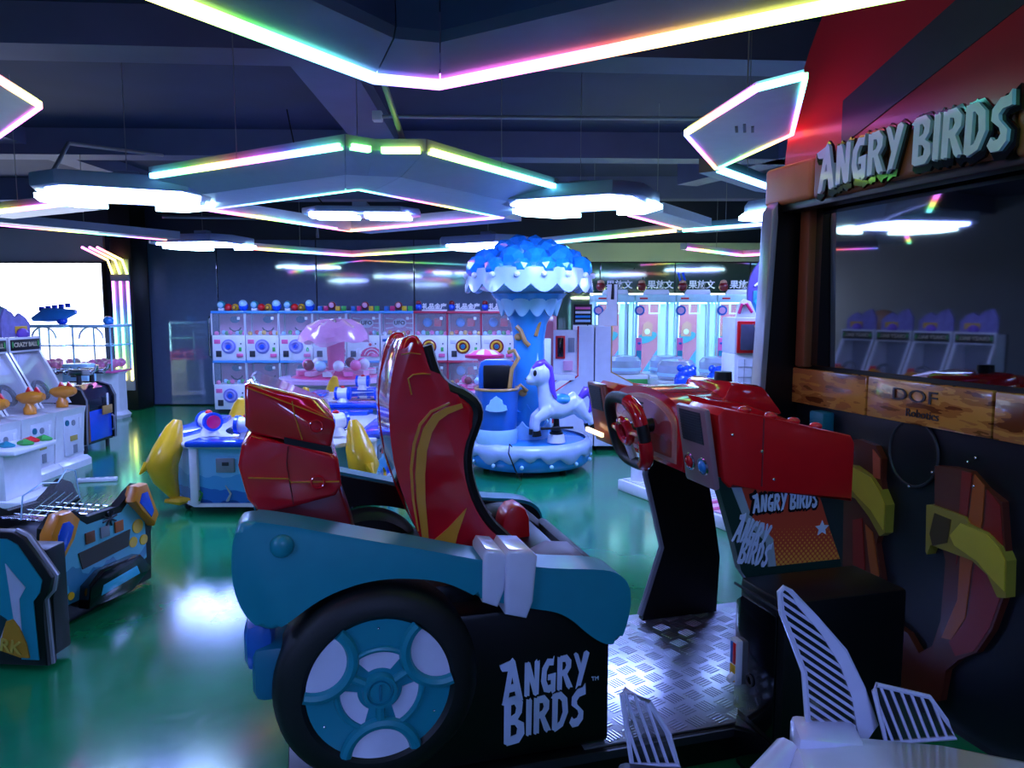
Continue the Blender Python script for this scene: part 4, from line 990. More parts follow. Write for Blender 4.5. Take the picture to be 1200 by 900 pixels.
# ------------------------------------------------------------------ capsule machines along the back wall
gx0, gw, gy = -4.28, .48, 10.75
POSTA = mat('capsule_poster_pink', '#c88fa8', .4, var=.2, scale=8)
CAPT = mat('trim_light_blue', '#4f9be0', .3, coat=.3)
CAPR = mat('trim_red', '#b8304a', .3, coat=.3)
LILAC = mat('lilac_dial', '#7f7fd0', .35)
ballcols = [PINK, YEL, ICE, REDF, GREENP, WHITE]
def gacha(kind, upper, z0, col):
    ordn = ['leftmost', 'second', 'third', 'fourth', 'fifth', 'sixth', 'seventh', 'eighth', 'ninth', 'tenth'][col]
    look = {'a': 'light blue trim, lilac dial', 'b': 'light blue trim, striped pink print', 'c': 'red trim, ringed dial'}[kind]
    lab = 'white capsule machine, %s, %s row, %s column from left' % (look, 'upper' if upper else 'lower', ordn)
    t = thing('capsule_machine', lab, 'capsule machine', (gx0+gw*(col+.5), gy, z0), 0, 'capsule machines along the back wall')
    w = gw/2-.006; trim = CAPR if kind == 'c' else CAPT
    MB().box(-w, w, -.2, .22, .0, .36, .01).done('body', WHITE, t)
    MB().box(-w, w, .1, .22, .36, .67).done('rear_panel', WHITE2, t, smooth=0)
    MB().box(-w-.003, w+.003, -.21, .22, .67, .705, .006).done('trim_cap', trim, t)
    MB().box(-w+.01, w-.01, .085, .1, .37, .66).done('poster', POSTA if kind != 'c' else mat('poster_red', '#8c4458', .4, var=.3, scale=10), t, smooth=0)
    MB().box(-w+.002, w-.002, -.198, -.19, .36, .67).done('window', GLASS, t, smooth=0)
    for s in (-1, 1): MB().box(s*w-.008, s*w+.008, -.2, -.18, .36, .67).done('corner_post', WHITE2 if kind != 'c' else trim, t, smooth=0)
    MB().box(w-.10, w-.06, -.206, -.198, .58, .62, .003).done('latch', WHITE, t)
    if kind == 'a':
        MB().prism([(.0+.07*math.cos(a), .58+.05*math.sin(a)) for a in [2*PI*k/16 for k in range(16)]], 'y', .07, .085).done('poster_badge', TEALD, t, smooth=0)
        MB().torus((0, .08, .5), .09, .01, 'y', 20, 6, a0=PI+.4, a1=2*PI-.4).done('poster_ring', DGREY, t)
    elif kind == 'b':
        for s in (-1, 1):
            for k in range(3): MB().prism([(s*.09, .46+.06*k), (s*.2, .44+.075*k), (s*.2, .46+.075*k), (s*.09, .475+.06*k)], 'y', .075, .085).done('poster_ray', WHITE2, t, smooth=0)
        MB().prism([(.1*math.cos(a), .53+.07*math.sin(a)) for a in [2*PI*k/16 for k in range(16)]], 'y', .07, .085).done('poster_badge', WHITE2, t, smooth=0)
        text('UFO', .08, BLACK, t, (0, .066, .53), FY, bold=.002)
    else:
        MB().ball((-.07, .05, .54), (.07, .05, .07), 14, 8).done('display_toy', SKY, t)
        MB().box(.03, .14, .0, .08, .48, .6, .01).done('display_toy', REDF, t)
    for k in range(7): MB().ball((-w+.05+.066*k, -.1+.05*((k*5) % 3-1), .385+.012*(k % 2)), .034, 10, 6).done('capsule', ballcols[(k*2+col) % 6], t)
    # front controls
    if not (kind == 'b'):
        m = LILAC if kind == 'a' else REDD
        x = .0 if kind == 'a' else -.02
        MB().cyl((x, -.2, .2), (x, -.215, .2), .105, .1, 32).done('dial', m, t)
        MB().torus((x, -.216, .2), .068, .016, 'y', 28, 6).done('dial_ring', mat('lilac_light', '#a0a0e8', .3) if kind == 'a' else YEL, t)
        MB().cyl((x, -.21, .2), (x, -.235, .2), .035, .03, 18).done('knob', BLUE if kind == 'a' else TEALD, t)
        MB().box(-w+.03, -w+.12, -.208, -.198, .24, .3, .003).done('price_card', PINK if kind == 'a' else WHITE2, t)
    else:
        pts = [(.04, .06)]+[(.12+.16*math.cos(a)*1., .06+.13*math.sin(a)) for a in [PI-PI*k/14 for k in range(15)]]
        pts = [(min(p[0], w-.01), p[1]) for p in pts]
        MB().prism(pts[1:], 'y', -.212, -.2).done('printed_dome', MAG, t, smooth=0)
        for k in range(2): MB().torus((.12, -.212, .06), .06+.045*k, .007, 'y', 16, 5, a0=.35, a1=PI-.2).done('printed_arc', WHITE, t)
        MB().ball((.1, -.21, .23), .022, 10, 6).done('printed_cherry', REDF, t)
        MB().box(-w+.03, -.06, -.208, -.198, .27, .31, .002).done('price_card', SKYD, t)
    MB().box(-w+.05, -w+.13, -.208, -.198, .05, .14, .01).done('code_card', DGREY, t)
    MB().box(w-.12, w-.03, -.225, -.198, .05, .1, .006).done('coin_tray', PINK, t)
    MB().box(w-.09, w-.05, -.208, -.198, .13, .19, .003).done('coin_slot', GREENP, t)
    MB().ball((w-.06, -.2, .24), .012, 8, 6).done('return_button', DGREY, t)
    if upper:
        if kind == 'a':
            MB().ball((-.16, 0, .79), .06, 14, 8).done('topper', TEAL, t); MB().ball((-.16, -.03, .79), (.045, .04, .045), 14, 8).done('topper', ICE, t)
            MB().box(-.2, -.12, -.03, .03, .705, .75, .01).done('topper', WHITE, t)
            MB().ball((-.06, 0, .755), .055, 14, 8).done('topper', REDF, t); MB().ball((.04, 0, .755), .055, 10, 6).done('topper', YEL, t)
            MB().torus((.04, -.05, .755), .028, .008, 'y', 16, 6).done('topper', BROWN, t)
            MB().ball((.16, 0, .775), (.07, .06, .075), 14, 8).done('topper', BLUE, t); MB().ball((.16, -.02, .81), (.062, .055, .055), 14, 8).done('topper', ICE, t)
        elif kind == 'b':
            for k, mm in enumerate((SKYD, MAG, None, YEL, GREENP)):
                x = -.17+.085*k
                if mm: MB().box(x-.033, x+.033, -.03, .03, .705, .775, .006).done('topper', mm, t)
                else: MB().ball((x, 0, .78), .06, 14, 8).done('topper', REDD, t); MB().ball((x, -.03, .785), (.042, .04, .042), 12, 8).done('topper', PINKL, t)
        else:
            MB().ball((-.19, 0, .76), .05, 12, 8).done('topper', BLUE, t); MB().ball((-.19, 0, .82), (.042, .04, .035), 12, 8).done('topper', REDD, t)
            MB().box(-.14, .22, -.02, .02, .705, .725).done('topper_base', WHITE, t, smooth=0)
            text('礼品金库', .088, WHITE, t, (.04, -.01, .765), FY, depth=.008, bold=.003)
    return t
kinds = 'aaabbbcccc'
for c_, k_ in enumerate(kinds):
    gacha(k_, False, .06, c_); gacha(k_, True, .765, c_)
for c_ in (0, 5):
    MB().box(gx0+.05+c_*gw, gx0+gw*5-.05+c_*gw, gy-.15, gy+.18, .0, .058).done('machine_plinth', DGREY, None, 'low dark plinth under the %s half of the capsule machine row' % ('left' if c_ == 0 else 'right'), 'plinth', smooth=0)

# ------------------------------------------------------------------ pink dome candy machines
def dome_machine(x, y, s, label, top):
    t = thing('dome_machine', label, 'candy machine', (x, y, 0)); t.scale = (s, s, s)
    oc = [(.66*math.cos(a), .66*math.sin(a)) for a in [PI/8+PI/4*k for k in range(8)]]
    MB().prism([(a*.9, b*.9) for a, b in oc], 'z', .0, .56, .02).done('cabinet', WHITE, t)
    MB().lathe([(.3, .55), (.66, .56), (.72, .6), (.70, .64), (.56, .65)], 48, cap=False).done('rim', mat('rose_rim', '#c8a0c8', .25, coat=.4), t)
    MB().lathe([(.001, .72), (.3, .70), (.52, .66), (.56, .64)], 48).done('turntable', MAG, t)
    for k in range(12):
        a = 2*PI*k/12; MB().prism([(.15*math.cos(a-.1), .15*math.sin(a-.1)), (.5*math.cos(a-.1), .5*math.sin(a-.1)), (.5*math.cos(a+.12), .5*math.sin(a+.12)), (.15*math.cos(a+.1), .15*math.sin(a+.1))], 'z', .68, .735).done('candy_tray', [WHITE, PINK, PINKL][k % 3], t, smooth=0)
    for k in range(10):
        a = 2*PI*k/10; MB().ball((.36*math.cos(a), .36*math.sin(a), .80), .07, 12, 8).done('candy_ball', [WHITE, PINK, REDD, ICE][k % 4], t)
    MB().lathe([(.56, .65), (.575, .8), (.54, .95), (.46, 1.08), (.34, 1.17), (.3, 1.2)], 40, cap=False).done('dome_glass', GLASS, t)
    MB().cyl((0, 0, .7), (0, 0, 1.2), .1, .12, 20).done('post', PINK, t)
    if top == 'wrap':
        b = MB(); vs = []; fs = []; n = 40
        for k in range(n):
            a = 2*PI*k/n
            for i, (r, z) in enumerate(((.001, 1.36), (.2, 1.35), (.34, 1.28), (.42, 1.17), (.44, 1.1))):
                q = 1+.05*math.sin(5*a+i)+.03*math.sin(11*a+2*i); vs.append((r*q*math.cos(a), r*q*math.sin(a), z+.02*math.sin(7*a+i)-(.05*max(0, math.sin(3*a)) if i == 4 else 0)))
        for k in range(n):
            for i in range(4): fs.append((k*5+i, ((k+1) % n)*5+i, ((k+1) % n)*5+i+1, k*5+i+1))
        b.add(vs, fs).done('plastic_wrap', mat('pink_wrap', '#f0a8d0', .12, coat=.6, alpha=.85), t, smooth=25)
    else:
        MB().lathe([(.3, 1.19), (.36, 1.2), (.36, 1.25), (.3, 1.27)], 32).done('top_band', MAG, t)
        for k in range(12): MB().lathe([(.001, 1.36), (.2, 1.33), (.31, 1.26)], 3, a0=2*PI*k/12, a1=2*PI*(k+1)/12).done('cap_stripe', [WHITE, PINK][k % 2], t)
    for k in range(8):
        a = PI/4*k; MB().box(.58, .6, -.1, .1, .18, .34, .01, T=Matrix.Rotation(a, 4, 'Z')).done('prize_door', ICE, t)
    return t
dome_machine(-2.24, 9.4, 1.0, 'large pink dome candy machine with crinkled plastic on top before the capsule row', 'wrap')
dome_machine(-.36, 9.7, .72, 'smaller dome candy machine with pink striped cap left of the carousel column', 'stripe')

# ------------------------------------------------------------------ ocean shooting tables
OCEAN = ramp_mat('ocean_print', [(0, '#12408c'), (.22, '#2a6cc0'), (.45, '#4fa8e0'), (.72, '#7cc4ec')], 2, .1, .52, .3, .35, .3, 7)
def fish_table(x, y, rz, s, zs, label, turr):
    t = thing('ocean_table', label, 'arcade table', (x, y, 0), rz); t.scale = (s, s, s*zs)
    a, c = .62, .40
    oc = [(-c, -a), (c, -a), (a, -c), (a, c), (c, a), (-c, a), (-a, c), (-a, -c)]
    MB().prism(oc, 'z', .09, .56).done('cabinet', OCEAN, t, smooth=0)
    MB().prism([(p*1.02, q*1.02) for p, q in oc], 'z', .07, .1).done('base_rail', WHITE, t, smooth=0)
    for p, q in oc: MB().box(p*1.0-.025, p*1.0+.025, q*1.0-.025, q*1.0+.025, .09, .58, .008).done('corner_post', WHITE, t)
    MB().prism([(p*1.05, q*1.05) for p, q in oc], 'z', .56, .60, .01).done('table_top', WHITE, t)
    for k in range(8):
        p, q = oc[k], oc[(k+1) % 8]
        if k % 2 == 0:
            T = Matrix.Rotation(PI/2*(k//2), 4, 'Z')
            MB().prism([(-.42, -.70), (.42, -.70), (.40, -.56), (.2, -.52), (-.2, -.52), (-.40, -.56)], 'z', .585, .64, .015, T=T).done('rim', BLUE, t)
            MB().box(-.27, -.16, -.635, -.615, .36, .48, .006, T=T).done('coin_plate', GREY, t)
            MB().box(-.23, -.19, -.642, -.632, .42, .45, .003, T=T).done('coin_slot', DGREY, t)
            MB().prism([(-.13, .38), (.02, .36), (.06, .40), (.0, .43), (-.12, .44)], 'y', -.628, -.618, T=T).done('fish_print', REDF, t, smooth=0)
            MB().box(.12, .2, -.628, -.618, .36, .5, .01, T=T).done('fish_print', YEL, t)
            for j in range(5):
                xx = -.38+.17*j
                MB().tube([(xx, -.624, .12), (xx+.02, -.624, .18), (xx-.01, -.624, .23+.02*(j % 2))], [.02, .014, .004], 6, T=T, flat=.4).done('seaweed_print', [GREENP, WHITE, YEL, BLUE, GREENP][j], t)
    MB().lathe([(.001, .61), (.4, .61), (.42, .60)], 32).done('screen', mat('table_screen', '#102848', .1, coat=.6), t)
    for k in range(4):
        T = Matrix.Rotation(PI/2*k, 4, 'Z')
        if True:      # dolphins on the cut corners
            b = MB(); b.tube([(-.53, -.53, .78), (-.545, -.545, .72), (-.575, -.575, .55), (-.605, -.605, .42), (-.59, -.59, .28), (-.56, -.56, .15), (-.55, -.55, .10)], [.025, .05, .085, .095, .07, .035, .02], 12, T=T)
            d = b.done('dolphin', YEL, t)
            MB().tube([(-.60, -.60, .11), (-.52, -.57, .10), (-.46, -.54, .10)], [.015, .04, .012], 8, T=T).done('dolphin_tail', YEL, t)
            MB().tube([(-.66, -.64, .44), (-.70, -.68, .36)], [.035, .006], 8, T=T).done('dolphin_fin', YEL, t)
    for k, (ang, tx, mm) in enumerate(turr):
        T = Matrix.Rotation(math.radians(ang), 4, 'Z') @ Matrix.Translation((tx, -.56, .62)) @ Matrix.Diagonal((.72, .72, .72/zs*.95, 1))
        MB().lathe([(.001, 0), (.085, 0), (.06, .06), (.045, .09), (.001, .1)], 20, T=T).done('turret_base', WHITE, t)
        MB().cyl((-.075, 0, .13), (.075, 0, .13), .075, n=24, T=T).done('turret_drum', WHITE, t)
        for s_ in (-1, 1):
            MB().cyl((s_*.06, 0, .13), (s_*.09, 0, .13), .085, n=24, T=T).done('turret_ring', BLUE, t)
            MB().cyl((s_*.088, 0, .13), (s_*.098, 0, .13), .06, n=20, T=T).done('turret_cap', mm, t)
        MB().ball((0, 0, .21), (.03, .03, .02), 12, 8, T=T).done('turret_button', REDF, t)
    for p, q in ((-.5, -.5), (.5, -.5), (.5, .5), (-.5, .5)):
        MB().torus((p, q, .04), .028, .012, 'x', 16, 6).done('caster', DGREY, t)
        MB().cyl((p, q, .04), (p, q, .09), .01, n=8).done('caster_stem', CHROME, t)
    return t
fish_table(-1.82, 6.05, 0, 1.22, .72, 'pale blue ocean shooting table with yellow dolphins left of the kart', [(-45, 0, MAG), (0, -.1, REDF), (45, 0, BLUE), (180, 0, REDF)])
fish_table(-1.42, 7.75, 0, 1.1, .86, 'second ocean shooting table behind the kart seat with white and blue turrets', [(0, -.2, BLUE), (0, .15, BLUE), (180, .25, BLUE), (180, -.15, BLUE)])

# ------------------------------------------------------------------ tall prize machines, back right
m_poster = bpy.data.materials.new('prize_poster_print'); m_poster.use_nodes = True
def _poster():
    nt = m_poster.node_tree; b = nt.nodes['Principled BSDF']; b.inputs['Roughness'].default_value = .3
    tc = nt.nodes.new('ShaderNodeTexCoord'); s = nt.nodes.new('ShaderNodeSeparateXYZ'); nt.links.new(tc.outputs['Object'], s.inputs[0])
    a = nt.nodes.new('ShaderNodeMath'); a.operation = 'MULTIPLY_ADD'; a.inputs[1].default_value = 1.5
    nt.links.new(s.outputs[0], a.inputs[0])
    ng = nt.nodes.new('ShaderNodeMath'); ng.operation = 'SUBTRACT'; nt.links.new(a.outputs[0], ng.inputs[0]); nt.links.new(s.outputs[2], ng.inputs[1])
    a.inputs[2].default_value = .82
    r = nt.nodes.new('ShaderNodeValToRGB'); r.color_ramp.interpolation = 'CONSTANT'; e = r.color_ramp.elements
    e[0].color = (*lin('#d8647c'), 1); e[1].position = .5; e[1].color = (*lin('#2f8fe8'), 1)
    ad = nt.nodes.new('ShaderNodeMath'); ad.operation = 'ADD'; ad.inputs[1].default_value = .45
    nt.links.new(ng.outputs[0], ad.inputs[0]); nt.links.new(ad.outputs[0], r.inputs[0]); nt.links.new(r.outputs[0], b.inputs['Base Color'])
_poster()
GLOWC = mat('cyan_light_tube', '#dffcff', .3, emit=4.5, ecol='#9ff0ff', var=0)
MINT = mat('mint_plastic', '#bfe6e4', .3, coat=.2)
def tall_machine(x, y, label, k):
    t = thing('prize_machine', label, 'prize machine', (x, y, 0), 0, 'tall prize machines in the back right corner')
    MB().box(-.25, .25, -.28, .3, .0, .55, .01).done('base', MINT, t)
    MB().box(-.25, .25, .24, .3, .55, 1.62).done('rear_panel', WHITE2, t, smooth=0)
    MB().box(-.25, .25, -.3, .3, 1.58, 1.68, .012).done('header', MINT, t)
    MB().prism([(-.16, 1.68), (-.12, 1.74), (.16, 1.74), (.18, 1.68)], 'y', -.29, -.24, .006).done('crest', WHITE, t)
    MB().box(-.2, -.1, -.306, -.298, 1.62, 1.64).done('header_print', REDF, t, smooth=0)
    MB().box(-.12, .13, .20, .235, .5, 1.58).done('poster', m_poster, t, smooth=0)
    MB().prism([(.14*math.cos(a)-.02, 1.12+.07*math.sin(a)+.04*math.cos(a)) for a in [2*PI*q/24 for q in range(24)]], 'y', .19, .2).done('poster_disc', TEAL, t, smooth=0)
    MB().prism([(-.08, 1.14), (-.06, 1.3), (0, 1.34), (.06, 1.3), (.05, 1.14)], 'y', .185, .195).done('poster_shape', mat('salmon_print', '#d8806c', .4), t, smooth=0)
    MB().ball((-.01, .19, 1.2), (.04, .01, .04), 12, 8).done('poster_shape', WHITE, t)
    for xx, w_ in ((-.235, .03), (.15, .035), (.24, .02)):
        MB().box(xx-w_/2, xx+w_/2, -.3, -.26, .5, 1.58, .005).done('frame_post', MINT, t)
    MB().box(.155, .165, -.25, -.235, .55, 1.57).done('light_tube', GLOWC, t, smooth=0)
    MB().box(-.215, -.205, -.25, -.235, .55, 1.57).done('light_tube', GLOWC, t, smooth=0)
    MB().box(-.225, .14, -.29, -.284, .52, 1.58).done('window', GLASS, t, smooth=0)
    MB().box(-.24, .24, .26, .3, 1.685, 1.70).done('added_wash_bar', mat('added_wall_wash', '#f4ffe0', .3, emit=26, ecol='#e4ffc8', var=0), t, smooth=0)  # added glowing bar that brightens the cream wall band behind
    MB().box(-.2, .2, -.2, .1, 1.565, 1.578).done('ceiling_light', GLOWC, t, smooth=0)
    MB().tube([(-.04, -.1, 1.56), (-.04, -.1, 1.44), (.09, -.1, 1.44), (.09, -.1, 1.56)], .012, 6).done('claw_loop', WHITE, t)
    MB().box(-.24, -.165, -.315, -.29, .78, 1.14, .03, seg=3).done('control_panel', PINK, t)
    MB().box(-.235, -.17, -.325, -.312, .8, .98, .02).done('control_screen', TEAL, t)
    MB().ball((-.2, -.32, 1.07), (.022, .012, .016), 10, 6).done('control_button', SKYD, t)
    MB().cyl((-.2, -.29, 1.48), (-.2, -.32, 1.48), .062, n=24).done('round_badge', SKYD, t)
    MB().cyl((-.2, -.32, 1.48), (-.2, -.326, 1.48), .04, n=20).done('round_badge', PINKL, t)
    MB().ball((-.16, -.2, 1.78), .06, 12, 8).done('topper', REDD, t); MB().ball((-.16, -.2, 1.83), (.045, .04, .035), 10, 6).done('topper', mat('tan_plastic', '#c89878', .4), t)
    if k == 2:
        for q in (-1, 1): MB().tube([(-.16+.03*q, -.2, 1.85), (-.19+.03*q, -.2, 1.95)], .014, 6).done('topper_ear', BLUE, t)
    text('果放文', .11, WHITE, t, (.06, -.28, 1.795), FY, depth=.008, bold=.002)
    return t
for k, lab in enumerate(['first tall lit prize machine, partly behind the white cabinets', 'second tall lit prize machine with pink and blue poster', 'third tall lit prize machine, with a blue-eared topper', 'fourth tall lit prize machine, beside the round purple sign']):
    tall_machine(1.28+.515*k, 9.6, lab, k)
pm = thing('prize_machine', 'pink prize machine half hidden between the carousel column and the black post', 'prize machine', (.36, 10.3, 0))
MB().box(-.25, .25, -.2, .2, 0, 1.72, .01).done('base', mat('dusty_pink', '#b06a84', .4), pm)
MB().box(-.2, .2, -.215, -.2, .5, 1.6, .004).done('window', mat('rose_glass', '#8c4a60', .1, coat=.5), pm)
MB().box(.06, .17, -.24, -.215, .7, 1.1, .03).done('control_panel', WHITE, pm)
MB().box(-.25, .25, -.22, .2, 1.62, 1.72, .01).done('header', PINK, pm)

# white back-to-back cabinets
def side_cab(x, s, label):
    t = thing('white_cabinet', label, 'arcade cabinet', (x, 7.72, 0))
    pr = [(0, .06), (0, 1.32), (s*.165, 1.32), (s*.165, .84), (s*.62, .60), (s*.62, .06)] if s > 0 else [(0, .06), (0, 1.32), (s*.16, 1.32), (s*.16, .80), (s*.42, .62), (s*.42, .06)]
    MB().prism(pr, 'y', 0, .03).done('side_board', WHITE2, t, smooth=0)
    MB().prism(pr, 'y', .72, .75).done('side_board', WHITE2, t, smooth=0)
    MB().prism([(a*.97, b-.01) for a, b in pr], 'y', .03, .72).done('body', WHITE, t, smooth=0)
    e = [(s*.165, 1.32), (s*.165, .84), (s*.62, .60), (s*.62, .3)] if s > 0 else [(s*.16, 1.32), (s*.16, .80), (s*.42, .62), (s*.42, .3)]
    MB().tube([(a, .012, b) for a, b in e], .014, 6).done('edge_trim', GOLDM if s > 0 else REDF, t)
    MB().box(min(0, s*.4)+.03, max(0, s*.4)-.03, .05, .7, .0, .06).done('plinth', BLACK, t, smooth=0)
    return t
t = side_cab(.87, 1, 'white cabinet side with sloping gold-edged control deck right of the seam behind the console')
MB().prism([(.05, 1.32), (.05, 1.42), (.14, 1.50), (.15, 1.76), (.19, 1.76), (.18, 1.60), (.22, 1.60), (.22, 1.76), (.25, 1.76), (.25, 1.32)], 'y', .2, .26).done('topper_board', WHITE, t, smooth=0)
MB().prism([(.06, 1.32), (.06, 1.42), (.15, 1.50), (.16, 1.77), (.265, 1.77), (.265, 1.32)], 'y', .27, .29).done('topper_backing', BLACK, t, smooth=0)
t = side_cab(.855, -1, 'white cabinet side left of the seam with red-edged deck behind the unicorn')
MB().box(-.2, .0, .2, .24, 1.33, 1.55, .006).done('topper_board', BLACK, t)
for q in range(4): MB().box(-.18, -.02, .19, .2, 1.36+.045*q, 1.385+.045*q).done('topper_print', [ICE, SKY, WHITE, PINK][q], t, smooth=0)
MB().box(-.42, -.16, .02, .05, .82, 1.28, .004).done('prize_front', WHITE, t)
MB().box(-.40, -.30, .0, .02, .98, 1.22, .004).done('red_frame', REDF, t)
MB().box(-.38, -.32, -.006, .0, 1.0, 1.2, .002).done('frame_glass', GLASSB, t)
MB().box(-.27, -.2, .0, .02, 1.05, 1.2, .004).done('vent', GREY, t)
MB().box(-.32, -.22, -.03, .02, .86, .96, .006).done('prize_box', PINKL, t)
MB().box(-.42, -.2, -.06, .02, .76, .82, .006).done('prize_shelf', WHITE, t)

# frog / pond ball games with clear bowls
def bowl_game(x, y, label, mg):
    t = thing('bowl_game', label, 'arcade game', (x, y, 0))
    MB().prism([(-.22, .0), (.22, .0), (.22, .62), (.25, .66), (.25, .72), (-.25, .72), (-.25, .66), (-.22, .62)], 'y', -.3, .3, .012).done('cabinet', WHITE, t)
    MB().box(-.24, .24, -.31, -.3, .62, .68, .004).done('front_strip', mg, t)
    MB().lathe([(.001, .73), (.2, .73), (.21, .76), (.21, .88), (.17, .93), (.001, .95)], 28).done('bowl', mat('milky_bowl', '#b8c0d8', .15, alpha=.7, coat=.5), t)
    MB().lathe([(.213, .76), (.22, .77), (.213, .80)], 28, cap=False).done('bowl_ring', ICE, t)
    MB().ball((0, 0, .79), (.15, .15, .05), 16, 8).done('water_toy', mg, t)
    return t
bowl_game(1.35, 8.95, 'bowl game with clear bowl nearest the white cabinets', GREENP)
bowl_game(1.88, 8.95, 'taller bowl game in front of the second poster machine', SKY)
bowl_game(1.83, 8.2, 'bowl game with clear bowl behind the blue toy animals', ICE)
bowl_game(2.42, 8.7, 'bowl game with cyan bowl behind the white red-framed machine', TEAL)
hp = thing('water_game_table', 'white game table with sloping front holding two blue toy animals', 'arcade table', (1.83, 7.1, 0))
MB().prism([(-.3, .0), (-.3, .55), (-.36, .6), (-.34, .68), (.34, .68), (.34, .0)], 'y', -.25, .35, .012).done('cabinet', WHITE, hp)
for xx, m_, tx in ((-.24, REDF, ''), (.02, DGREY, ''), (.2, YEL, '')):
    MB().box(xx-.06, xx+.06, -.262, -.25, .57, .62, .01).done('front_badge', m_, hp)
for x, y in ((-.16, .0), (.13, -.06)):
    l = 'blue toy animal with yellow flowers on the water game table, %s' % ('on the left' if x < 0 else 'nearer the red-framed machine')
    a = thing('toy_animal', l, 'toy', (1.83+x, 7.1+y, .682))
    b = MB(); b.ball((0, 0, .12), (.11, .1, .12)); b.ball((.02, -.02, .2), (.08, .075, .08)); b.ball((-.05, 0, .25), .035); b.ball((.07, 0, .25), .035)
    b.done('body', BLUE, a)
    MB().torus((.11, -.08, .13), .035, .016, 'y', 16, 6).done('flower', YEL, a); MB().ball((.11, -.09, .13), .02, 8, 6).done('flower_centre', BLUE, a)
# white red-framed prize cabinet and round sign
rc = thing('prize_cabinet', 'white prize cabinet with red-framed window beside the tall game cabinet', 'prize machine', (2.12, 6.2, 0))
MB().box(-.3, .3, -.15, .22, .0, 1.13, .01).done('body', WHITE, rc)
MB().box(-.3, .3, -.15, .22, 1.13, 1.43, .008).done('upper_body', WHITE2, rc)
for a, b_ in ((-.285, .0), (.01, .285)):
    MB().box(a, b_, -.17, -.15, 1.14, 1.40, .006).done('window_frame', REDF, rc)
    MB().box(a+.025, b_-.025, -.174, -.168, 1.165, 1.375, .002).done('window', mat('grey_window', '#5a5870', .12, coat=.5, var=.2), rc)
    MB().ball(((a+b_)/2, -.175, 1.36), .012, 8, 6).done('claw', GOLDM, rc)
MB().box(-.27, .27, -.16, -.15, .55, 1.09, .003).done('brick_front', WHITE2, rc)
for q in range(6): MB().box(-.27, .27, -.163, -.16, .60+.085*q, .604+.085*q).done('joint_line', GREY, rc, smooth=0)
for q in range(5): MB().box(-.22+.1*q, -.217+.1*q, -.163, -.16, .55, 1.09).done('joint_line', GREY, rc, smooth=0)
for a, z in ((-.12, .95), (-.24, .72), (.02, .70), (.06, .98)):
    MB().box(a, a+.08, -.168, -.16, z-.06, z+.05, .003).done('dark_hatch', REDD, rc)
MB().box(-.14, -.03, -.18, -.16, .62, .86, .01).done('little_door', WHITE, rc)
MB().box(-.115, -.055, -.184, -.178, .64, .82, .004).done('door_slot', GREY, rc)
MB().prism([(-.28, 1.43), (-.26, 1.54), (-.22, 1.58), (-.16, 1.56), (-.1, 1.43)], 'y', -.1, -.06, .008).done('crest', WHITE, rc)
MB().tube([(-.26, -.105, 1.46), (-.235, -.105, 1.54), (-.2, -.105, 1.54), (-.15, -.105, 1.47)], .013, 6).done('crest_swoosh', MAG, rc)
sg = thing('round_sign', 'purple oval sign with blue character behind the tall game cabinet edge', 'sign', (2.33, 6.64, 0))
MB().lathe([(.001, -.02), (.3, -.02), (.3, .02), (.001, .02)], 40, T=Matrix.Translation((0, 0, 1.64)) @ Matrix.Diagonal((.78, 1, 1.12, 1)) @ Matrix.Rotation(PI/2, 4, 'X')).done('sign_board', mat('purple_board', '#4a3a80', .4), sg)
MB().box(-.19, .19, -.03, -.02, 1.40, 1.66, .01).done('sign_panel', TEALD, sg)
text('传', .26, SKY, sg, (-.05, -.034, 1.53), FY, depth=.006, bold=.008)
text('TEAM', .10, LAV, sg, (-.06, -.028, 1.76), (PI/2, -.7, 0), depth=.004, bold=.003)
MB().cyl((0, 0, 0), (0, 0, 1.3), .03, n=12).done('sign_post', GREY, sg)
MB().cyl((0, 0, 0), (0, 0, .03), .1, n=24).done('sign_foot', DGREY, sg)
# white step base with posts behind the console
sp = thing('step_base', 'white slatted floor base with two round posts seen past the steering console', 'arcade base', (.88, 6.05, 0), math.atan2(4.9-6.05, 1.44-.88))
MB().box(0, 1.4, .0, .58, .0, .09, .01).done('base', WHITE, sp)
for k in range(24): MB().box(.03+.057*k, .07+.057*k, .03, .55, .09, .098, .002).done('slat', WHITE2, sp)
for xx in (.12, .62): MB().cyl((xx, .12, .09), (xx, .12, .62), .06, n=24).done('post', WHITE, sp)
MB().box(.9, 1.35, .03, .5, .098, .104).done('print_strip', PINKL, sp, smooth=0)
for k in range(3): MB().box(.95+.14*k, 1.0+.14*k, .03, .5, .104, .108).done('red_band', MAG, sp, smooth=0)

